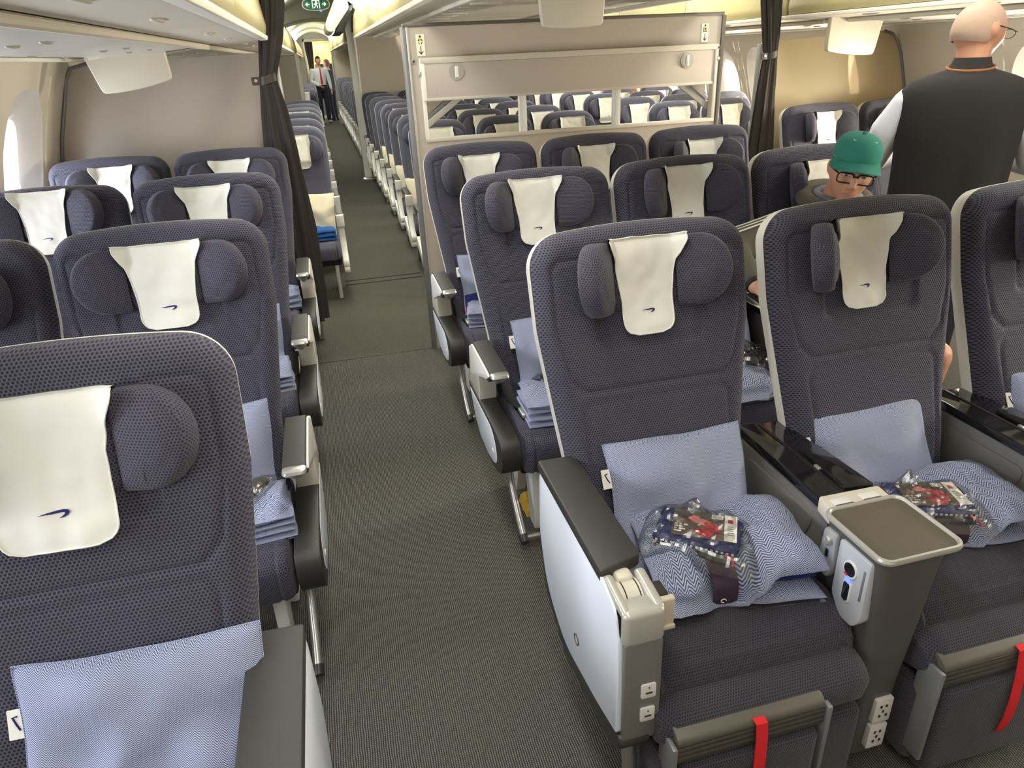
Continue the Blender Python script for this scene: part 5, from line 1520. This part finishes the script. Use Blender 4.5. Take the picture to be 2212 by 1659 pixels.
# ---- man in the black vest -------------------------------------------------
def vest_man():
    t = thing('person', 'standing man seen from behind in a black vest over a white shirt, short grey hair', 'person', (2.77, 2.71, 0), radians(-44))
    Hh = Matrix.Translation((.0, .050, 1.620)) @ Matrix.Rotation(radians(-42), 4, 'Z') @ Matrix.Rotation(radians(-10), 4, 'X') @ Matrix.Diagonal((1.22, 1.16, 1.0, 1))
    mb = MB()
    tors = [((0, .0, .86), .155, .105), ((0, 0, .98), .150, .105), ((0, 0, 1.12), .158, .110), ((0, -.005, 1.28), .185, .115), ((0, -.005, 1.38), .190, .100), ((0, .0, 1.43), .135, .08), ((0, .01, 1.465), .066, .062)]
    rings_torso(mb, tors)
    limb(mb, [(0, .01, 1.45), (0, .03, 1.52), (0, .04, 1.57)], [.066, .068, .070])
    head_mesh(mb, Hh)
    arms = {}
    for s in (-1, 1):
        sh = (s*.215, -.005, 1.350); el = (s*.325, .08, 1.08); wr = (s*.20, .33, 1.06)
        arms[s] = (sh, el, wr)
        limb(mb, [sh, el], [.050, .042]); limb(mb, [el, wr], [.042, .028])
        hand(mb, wr, Vector(wr)-Vector(el), (-s, 0, -.3), 1 if s > 0 else -1)
        hp = (s*.09, 0, .88); kn = (s*.10, .02, .47); an = (s*.10, -.02, .09)
        limb(mb, [hp, kn], [.085, .058]); limb(mb, [kn, an], [.056, .038])
        limb(mb, [(s*.10, -.05, .045), (s*.11, .14, .035)], [.04, .035])
    remesh(mb, 'body', .008, 'skin', 3, t)
    mb = MB()
    rings_torso(mb, [((c[0], c[1], c[2]), a+.010, b+.010) for c, a, b in tors[:-1]])
    for s in (-1, 1):
        sh, el, wr = arms[s]; limb(mb, [(s*.215, -.004, 1.345), (lerp(sh[0], el[0], .5)+s*.012, lerp(sh[1], el[1], .5)-.01, lerp(sh[2], el[2], .5)), el], [.066, .076, .066]); limb(mb, [el, wr], [.062, .040])
    remesh(mb, 'shirt', .010, 'shirt_white', 3, t)
    mb = MB()
    for s in (-1, 1): limb(mb, [(s*.092, 0, .92), (s*.10, .02, .47), (s*.10, -.015, .07)], [.105, .082, .066])
    rings_torso(mb, [((0, 0, .82), .17, .125), ((0, 0, .98), .162, .118)])
    remesh(mb, 'trousers', .012, 'trousers_navy', 3, t)
    # loose vest: open tube with folds
    mb = MB(); N = 72
    def ring(z, a, b, cy, f=.0):
        return [(a*cos(2*pi*k/N)*(1+f*sin(9*2*pi*k/N+z*3)), cy+b*sin(2*pi*k/N)*(1+f*sin(7*2*pi*k/N+z*2)), z) for k in range(N)]
    secs = [(.74, .238, .178, .0, .045), (.80, .235, .175, .0, .045), (.95, .228, .170, .0, .04), (1.10, .234, .164, 0, .032), (1.25, .250, .158, -.005, .018), (1.34, .258, .146, -.008, .006), (1.39, .254, .132, -.008, .0), (1.425, .225, .118, -.008, 0), (1.45, .165, .100, -.004, 0), (1.475, .085, .078, .008, 0), (1.50, .076, .074, .014, 0)]
    mb.loft([ring(z, a, b, cy, f) for z, a, b, cy, f in secs] + [ring(1.50, .070, .068, .014), ring(1.46, .066, .064, .012)], 'vest_black', True, False)
    v = mb.build('vest', t, smooth=60)
    mb = MB(); mb.loft([ring(1.475, .086, .084, .010), ring(1.50, .076, .075, .016), ring(1.520, .070, .069, .020), ring(1.521, .065, .065, .020), ring(1.49, .063, .063, .014)], 'vest_black', True, False); mb.build('collar', v, smooth=60)
    mb = MB(); mb.tube([(.091*cos(a), .008+.088*sin(a), 1.486+.012*sin(a)*1-.004) for a in [2*pi*k/40 for k in range(41)]], .0055, 'leather_tan', 8); mb.build('neck_strap', t)
    # cropped hair cap
    mb = MB(); R = []
    for k in range(15):
        ph = lerp(-.16, pi/2*.995, k/14)
        rr = []
        for q in range(40):
            th = 2*pi*q/40; low = sstep(.1, .75, sin(th))     # higher hairline at the face
            p2 = max(ph, lerp(-.34, .52, low) if k == 0 else ph); p2 = lerp(lerp(-.42 if sin(th) < 0 else -.16, .60, low), pi/2*.995, k/14)
            rr.append(tuple(Hh @ Vector(((.0772 if k else .072)*cos(p2)*cos(th)*(1+.03*sin(max(0, p2)*2)), (.0992 if k else .092)*cos(p2)*sin(th)-.004, .1195*sin(p2)))))
        R.append(rr)
    mb.loft(R, 'hair_grey', True, False); mb.build('hair', t, smooth=60)
    mb = MB()
    for s in (-1, 1): mb.tube([Hh @ Vector((s*.080, -.005, .018)), Hh @ Vector((s*.079, .06, .016)), Hh @ Vector((s*.070, .103, .012))], .002, 'glasses_black', 6)
    for s in (-1, 1): mb.tube([Hh @ Vector((s*.036+.03*cos(a), .108-.006*abs(cos(a)), .006+.018*sin(a))) for a in [2*pi*k/20 for k in range(21)]], .0016, 'glasses_black', 6)
    mb.build('glasses', t)
    for s in (-1, 1):
        mb = MB(); mb.prism(rpoly([(s*.10-.045, -.11), (s*.10+.045, -.11), (s*.11+.048, .10), (s*.11, .19), (s*.11-.045, .10)], .04), 'z', 0, .075, 'shoe_black', .02, 3); mb.build('shoe', t)
    return t
vest_man()

# ---- seated man in the green cap -------------------------------------------
def cap_man():
    t = thing('person', 'seated man in a green cap, black glasses and olive hooded top, looking down', 'person', (1.90, 2.37, 0), 0)
    # local frame: seat faces -y
    hc = Vector((-.045, -.130, 1.186))
    Hh = Matrix.Translation(hc) @ Matrix.Rotation(radians(180-30), 4, 'Z') @ Matrix.Rotation(radians(-9), 4, 'X') @ Matrix.Rotation(radians(-9), 4, 'Y')
    mb = MB()
    tors = [((0, .02, .50), .165, .115), ((0, .02, .62), .160, .120), ((0, .0, .78), .165, .120), ((-.01, -.02, .92), .185, .115), ((-.015, -.03, 1.00), .185, .10), ((-.02, -.04, 1.05), .12, .08), ((-.025, -.055, 1.085), .065, .062)]
    rings_torso(mb, tors)
    limb(mb, [(-.025, -.05, 1.06), (-.035, -.085, 1.12), hc+Vector((0, .02, -.04))], [.060, .056, .058])
    head_mesh(mb, Hh)
    shR, elR, wrR = (-.20, -.03, .965), (-.48, -.06, .925), (-.485, -.27, .835)
    shL, elL, wrL = (.18, -.04, .99), (.22, -.14, .73), (.05, -.33, .74)
    for sh, el, wr, s in ((shR, elR, wrR, -1), (shL, elL, wrL, 1)):
        limb(mb, [sh, el], [.05, .042]); limb(mb, [el, wr], [.041, .027])
    hand(mb, wrR, (.45, -.6, -.25), (.3, .1, -1), 1, curl=.5); hand(mb, wrL, (-.8, -.6, .0), (0, .2, -1), -1, curl=.6)
    legs = {}
    for s in (-1, 1):
        hp, kn, an = (s*.09, -.02, .545), (s*.125, -.50, .565), (s*.13, -.46, .09)
        legs[s] = (hp, kn, an)
        limb(mb, [hp, kn], [.085, .064]); limb(mb, [kn, (s*.13, -.47, .36), an], [.060, .056, .036]); limb(mb, [(s*.13, -.44, .04), (s*.14, -.62, .03)], [.038, .032])
    remesh(mb, 'body', .0055, 'skin', 2, t)
    eyes(Hh, t)
    # hooded top
    mb = MB()
    rings_torso(mb, [(c, a+.022, b+.024) for c, a, b in tors[:-1]])
    for sh, el, wr in ((shR, elR, wrR), (shL, elL, wrL)):
        limb(mb, [sh, el], [.075, .066]); limb(mb, [el, lerp(Vector(el), Vector(wr), .78)], [.066, .048])
    top = remesh(mb, 'hooded_top', .010, 'hoodie_olive', 3, t)
    mb = MB()
    R = []
    for k in range(33):
        a = 2*pi*k/32; c = Vector((-.028+.118*cos(a), -.045+.108*sin(a), 1.062+.030*sin(a)))
        R.append((c.x, c.y, c.z))
    mb.tube(R, .032, 'hoodie_olive', 12, cap=False); mb.build('hood', top)
    mb = MB(); mb.tube([(-.028+.078*cos(a), -.055+.072*sin(a), 1.078+.014*sin(a)) for a in [2*pi*k/32 for k in range(33)]], .016, 'tshirt_grey', 10, cap=False); mb.build('t_shirt', t)
    mb = MB()
    for i, o in enumerate((-.026, 0, .026)):
        pts = [(-.13, -.045+o*.7, 1.045), (-.20, -.04+o, 1.038), (-.28, -.045+o, 1.026), (-.38, -.055+o, 1.006), (-.47, -.065+o, .990), (-.52, -.09+o*.9, .968)]
        mb.tube(pts, .0045, 'stripe_white', 8, flat=(1, .6))
    mb.build('sleeve_stripes', top)
    # shorts
    mb = MB()
    for s in (-1, 1):
        hp, kn, an = legs[s]; k2 = lerp(Vector(hp), Vector(kn), .80); limb(mb, [hp, k2], [.108, .092])
    rings_torso(mb, [((0, .02, .47), .175, .13), ((0, .02, .60), .175, .135)])
    remesh(mb, 'shorts', .012, 'khaki', 3, t)
    # cap
    mb = MB(); R = []
    for k in range(14):
        ph = lerp(.0, pi/2*.99, k/13)
        R.append([tuple(Hh @ Vector(((.083+.003*nz(cos(a), sin(a), ph, 3))*cos(ph)**.62*cos(a), (.106+.003*nz(cos(a), sin(a), ph, 3))*cos(ph)**.62*sin(a)-.003, .050+.078*sin(ph)**.95))) for a in [2*pi*q/44 for q in range(44)]])
    inner = [[tuple(Hh @ Vector((.080*cos(a), .102*sin(a)-.003, .050))) for a in [2*pi*q/44 for q in range(44)]]]
    mb.loft(inner + R, 'cap_green', True, False); cp = mb.build('cap', t, smooth=60)
    mb = MB()
    def visor(off):
        def fn(u, v):
            a = lerp(pi*.04, pi*.96, u); r = v
            x = .083*cos(a)*(1+.0*r); y = .103*sin(a) - .003 + r*(.066*sin(a)**.55)
            return (x*(1+.06*r), y, .053 - r*.012 - .26*x*x/.083*(.4+r*.8) + off)
        return fn
    mb.grid(visor(.002), 30, 8, 'cap_green', Hh); mb.grid(visor(-.002), 30, 8, 'cap_green', Hh, flip=True)
    mb.tube([Hh @ Vector(visor(0)(k/30, 1)) for k in range(31)], .0026, 'cap_green', 6); mb.build('visor', cp, smooth=60)
    mb = MB()
    b = bmesh.new(); bmesh.ops.create_uvsphere(b, u_segments=12, v_segments=8, radius=.008); mb.bm(b, 'cap_green', Hh @ Matrix.Translation((0, -.003, .129)))
    for s in (-1, 1):
        mb.tube([Hh @ Vector((s*.034+.005*cos(a), .050+.004*sin(a), .117)) for a in [2*pi*k/10 for k in range(11)]], .0016, 'cap_stitch', 5)
    mb.build('cap_button', cp)
    # glasses
    mb = MB()
    for s in (-1, 1):
        rr = [(s*.034+x, .1005-.10*abs(x*s+.0)*.35*(1 if x*s > 0 else 0), z-.002) for x, z in rrect(-.027, .027, -.018, .016, .012, 5)]
        mb.tube([Hh @ Vector(p) for p in rr+[rr[0]]], .0026, 'glasses_black', 6)
        mb.tube([Hh @ Vector((s*.060, .096, .010)), Hh @ Vector((s*.076, .07, .014)), Hh @ Vector((s*.080, -.005, .016))], .003, 'glasses_black', 6)
    mb.tube([Hh @ Vector((-.008, .102, .004)), Hh @ Vector((0, .106, .006)), Hh @ Vector((.008, .102, .004))], .0026, 'glasses_black', 6)
    g = mb.build('glasses', t)
    mb = MB()
    for s in (-1, 1): mb.add([Hh @ Vector((s*.034+x, .1000, z-.002)) for x, z in rrect(-.027, .027, -.018, .016, .012, 5)], [tuple(range(24))], 'lens')
    mb.build('lens', g)
    mb = MB()
    for s in (-1, 1): mb.tube([Hh @ Vector((s*.014, .101, .028)), Hh @ Vector((s*.03, .101, .034)), Hh @ Vector((s*.047, .090, .030))], [.003, .0045, .0025], 'hair_brow', 6)
    mb.build('eyebrow', t)
    mb = MB(); mb.tube([Hh @ Vector((-.022, .083, -.0645)), Hh @ Vector((-.010, .0895, -.0625)), Hh @ Vector((0, .0905, -.063)), Hh @ Vector((.010, .0895, -.0625)), Hh @ Vector((.022, .083, -.0645))], [.001, .0028, .003, .0028, .001], 'lip', 6); mb.build('mouth', t)
    mb = MB(); c = lerp(Vector(elR), Vector(wrR), .93); dv = (Vector(wrR)-Vector(elR)).normalized()
    mb.tube([c-dv*.012, c+dv*.012], .033, 'black_rubber', 16); mb.build('wrist_watch', t)
    for s in (-1, 1):
        mb = MB(); mb.prism(rpoly([(s*.135-.042, -.40), (s*.135+.042, -.40), (s*.14+.045, -.58), (s*.14, -.68), (s*.14-.042, -.58)], .04), 'z', 0, .07, 'shoe_black', .02, 3); mb.build('shoe', t)
cap_man()

# ---- cabin crew in the far aisle and far passengers ---------------------------
def stander(label, loc, rz, shirt, trousers, hair, tie=None, hands_front=True, scale=1.0, hairlong=0):
    t = thing('person', label, 'person', loc, rz)
    t.scale = (scale,)*3
    Hh = Matrix.Translation((0, .03, 1.64)) @ Matrix.Rotation(radians(-6), 4, 'X')
    mb = MB(); tors = [((0, 0, .88), .150, .10), ((0, 0, 1.0), .142, .10), ((0, 0, 1.15), .155, .108), ((0, 0, 1.32), .185, .11), ((0, 0, 1.41), .18, .09), ((0, 0, 1.46), .11, .07), ((0, .005, 1.49), .058, .056)]
    rings_torso(mb, tors); limb(mb, [(0, 0, 1.46), (0, .02, 1.55)], [.056, .055]); head_mesh(mb, Hh)
    A = {}
    for s in (-1, 1):
        sh, el, wr = (s*.20, 0, 1.40), (s*.26, -.02, 1.12), ((s*.10, .18, 1.0) if (hands_front and s > 0) else (s*.27, .04, .88))
        A[s] = (sh, el, wr); limb(mb, [sh, el], [.048, .04]); limb(mb, [el, wr], [.04, .027]); hand(mb, wr, Vector(wr)-Vector(el), (-s, .2, 0), 1)
        limb(mb, [(s*.09, 0, .9), (s*.10, .01, .48)], [.085, .056]); limb(mb, [(s*.10, .01, .48), (s*.10, -.02, .08)], [.055, .038]); limb(mb, [(s*.10, -.04, .04), (s*.12, .16, .035)], [.04, .035])
    remesh(mb, 'body', .012, 'skin', 2, t)
    mb = MB(); rings_torso(mb, [(c, a+.014, b+.014) for c, a, b in tors[:-1]])
    for s in (-1, 1):
        sh, el, wr = A[s]; limb(mb, [sh, el], [.062, .055]); limb(mb, [el, lerp(Vector(el), Vector(wr), .9)], [.055, .038])
    remesh(mb, 'shirt', .014, shirt, 2, t)
    mb = MB(); rings_torso(mb, [((0, 0, .84), .162, .115), ((0, 0, 1.0), .158, .116)])
    for s in (-1, 1): limb(mb, [(s*.09, 0, .9), (s*.10, .01, .48), (s*.10, -.02, .08)], [.10, .075, .06])
    remesh(mb, 'trousers', .016, trousers, 2, t)
    mb = MB(); R = []
    for k in range(9):
        R.append([tuple(Hh @ Vector((.083*cos(p)*cos(a), .104*cos(p)*sin(a)-.006, .126*sin(p)))) for a in [2*pi*q/24 for q in range(24)] for p in [lerp(.55 if sin(a) > .2 else (-.35-hairlong), 1.56, k/8)]])
    mb.loft(R, hair, True, False); mb.build('hair', t, smooth=60)
    if tie:
        mb = MB(); mb.prism([(-.018, 1.455), (.018, 1.455), (.014, 1.42), (.034, 1.06), (0, 1.01), (-.034, 1.06), (-.014, 1.42)], 'y', .128, .136, tie, .002); mb.build('tie', t)
        mb = MB(); rings_torso(mb, [((0, 0, .985), .163, .121), ((0, 0, 1.015), .163, .121)], 'shoe_black'); mb.build('belt', t)
    for s in (-1, 1):
        mb = MB(); mb.prism(rpoly([(s*.10-.042, -.09), (s*.10+.042, -.09), (s*.12+.045, .10), (s*.12, .20), (s*.12-.042, .10)], .04), 'z', 0, .07, 'shoe_black', .02, 2); mb.build('shoe', t)
stander('crew member in white shirt and red tie standing in the far doorway', (.17, 22.35, 0), radians(180+14), 'shirt_white', 'trousers_navy', 'hair_dark', 'tie_red')
stander('fair-haired person in dark blue jacket behind the crew member in the doorway', (.44, 23.1, 0), radians(60), 'trousers_navy', 'trousers_navy', 'hair_brow', None, False, .95, .4)

def sitter(label, loc, top, hair, lean=0):
    t = thing('person', label, 'person', loc, 0)
    Hh = Matrix.Translation((0, -.10, 1.17)) @ Matrix.Rotation(radians(180), 4, 'Z') @ Matrix.Rotation(radians(-10), 4, 'X')
    mb = MB(); tors = [((0, .0, .48), .16, .11), ((0, .0, .75), .16, .115), ((0, -.02, .93), .185, .11), ((0, -.03, 1.0), .18, .09), ((0, -.05, 1.06), .06, .06)]
    rings_torso(mb, tors); limb(mb, [(0, -.05, 1.02), (0, -.09, 1.12)], [.056, .056]); head_mesh(mb, Hh)
    A = {}
    for s in (-1, 1):
        sh, el, wr = (s*.19, -.03, .97), (s*.22, -.12, .70), (s*.08, -.32, .66); A[s] = (sh, el, wr)
        limb(mb, [sh, el], [.048, .04]); limb(mb, [el, wr], [.04, .028]); hand(mb, wr, (-s*.5, -.8, 0), (0, 0, -1), 1)
        limb(mb, [(s*.09, -.02, .54), (s*.11, -.46, .54)], [.085, .06]); limb(mb, [(s*.11, -.46, .54), (s*.11, -.44, .06)], [.056, .04])
    remesh(mb, 'body', .014, 'skin', 2, t)
    mb = MB(); rings_torso(mb, [(c, a+.02, b+.02) for c, a, b in tors[:-1]])
    for s in (-1, 1): sh, el, wr = A[s]; limb(mb, [sh, el], [.065, .058]); limb(mb, [el, wr], [.056, .04])
    remesh(mb, 'jumper', .018, top, 2, t)
    mb = MB()
    for s in (-1, 1): limb(mb, [(s*.09, -.02, .54), (s*.11, -.46, .54), (s*.11, -.44, .10)], [.10, .078, .062])
    remesh(mb, 'trousers', .018, 'trousers_navy', 2, t)
    mb = MB(); R = []
    for k in range(9):
        R.append([tuple(Hh @ Vector((.083*cos(p)*cos(a), .104*cos(p)*sin(a)-.006, .126*sin(p)))) for a in [2*pi*q/24 for q in range(24)] for p in [lerp(.5 if sin(a) > .2 else -.5, 1.56, k/8)]])
    mb.loft(R, hair, True, False); mb.build('hair', t, smooth=60)
sitter('dark-clothed passenger glimpsed through the partition window in the far seats', (2.86, 10.35, 0), 'vest_black', 'hair_dark')
sitter('passenger with a bare face glimpsed through the partition window, right of the dark one', (3.34, 9.58, 0), 'tie_red', 'hair_brow')
sitter('fair passenger by the right windows glimpsed through the partition window', (3.82, 8.78, 0), 'tshirt_grey', 'hair_grey')
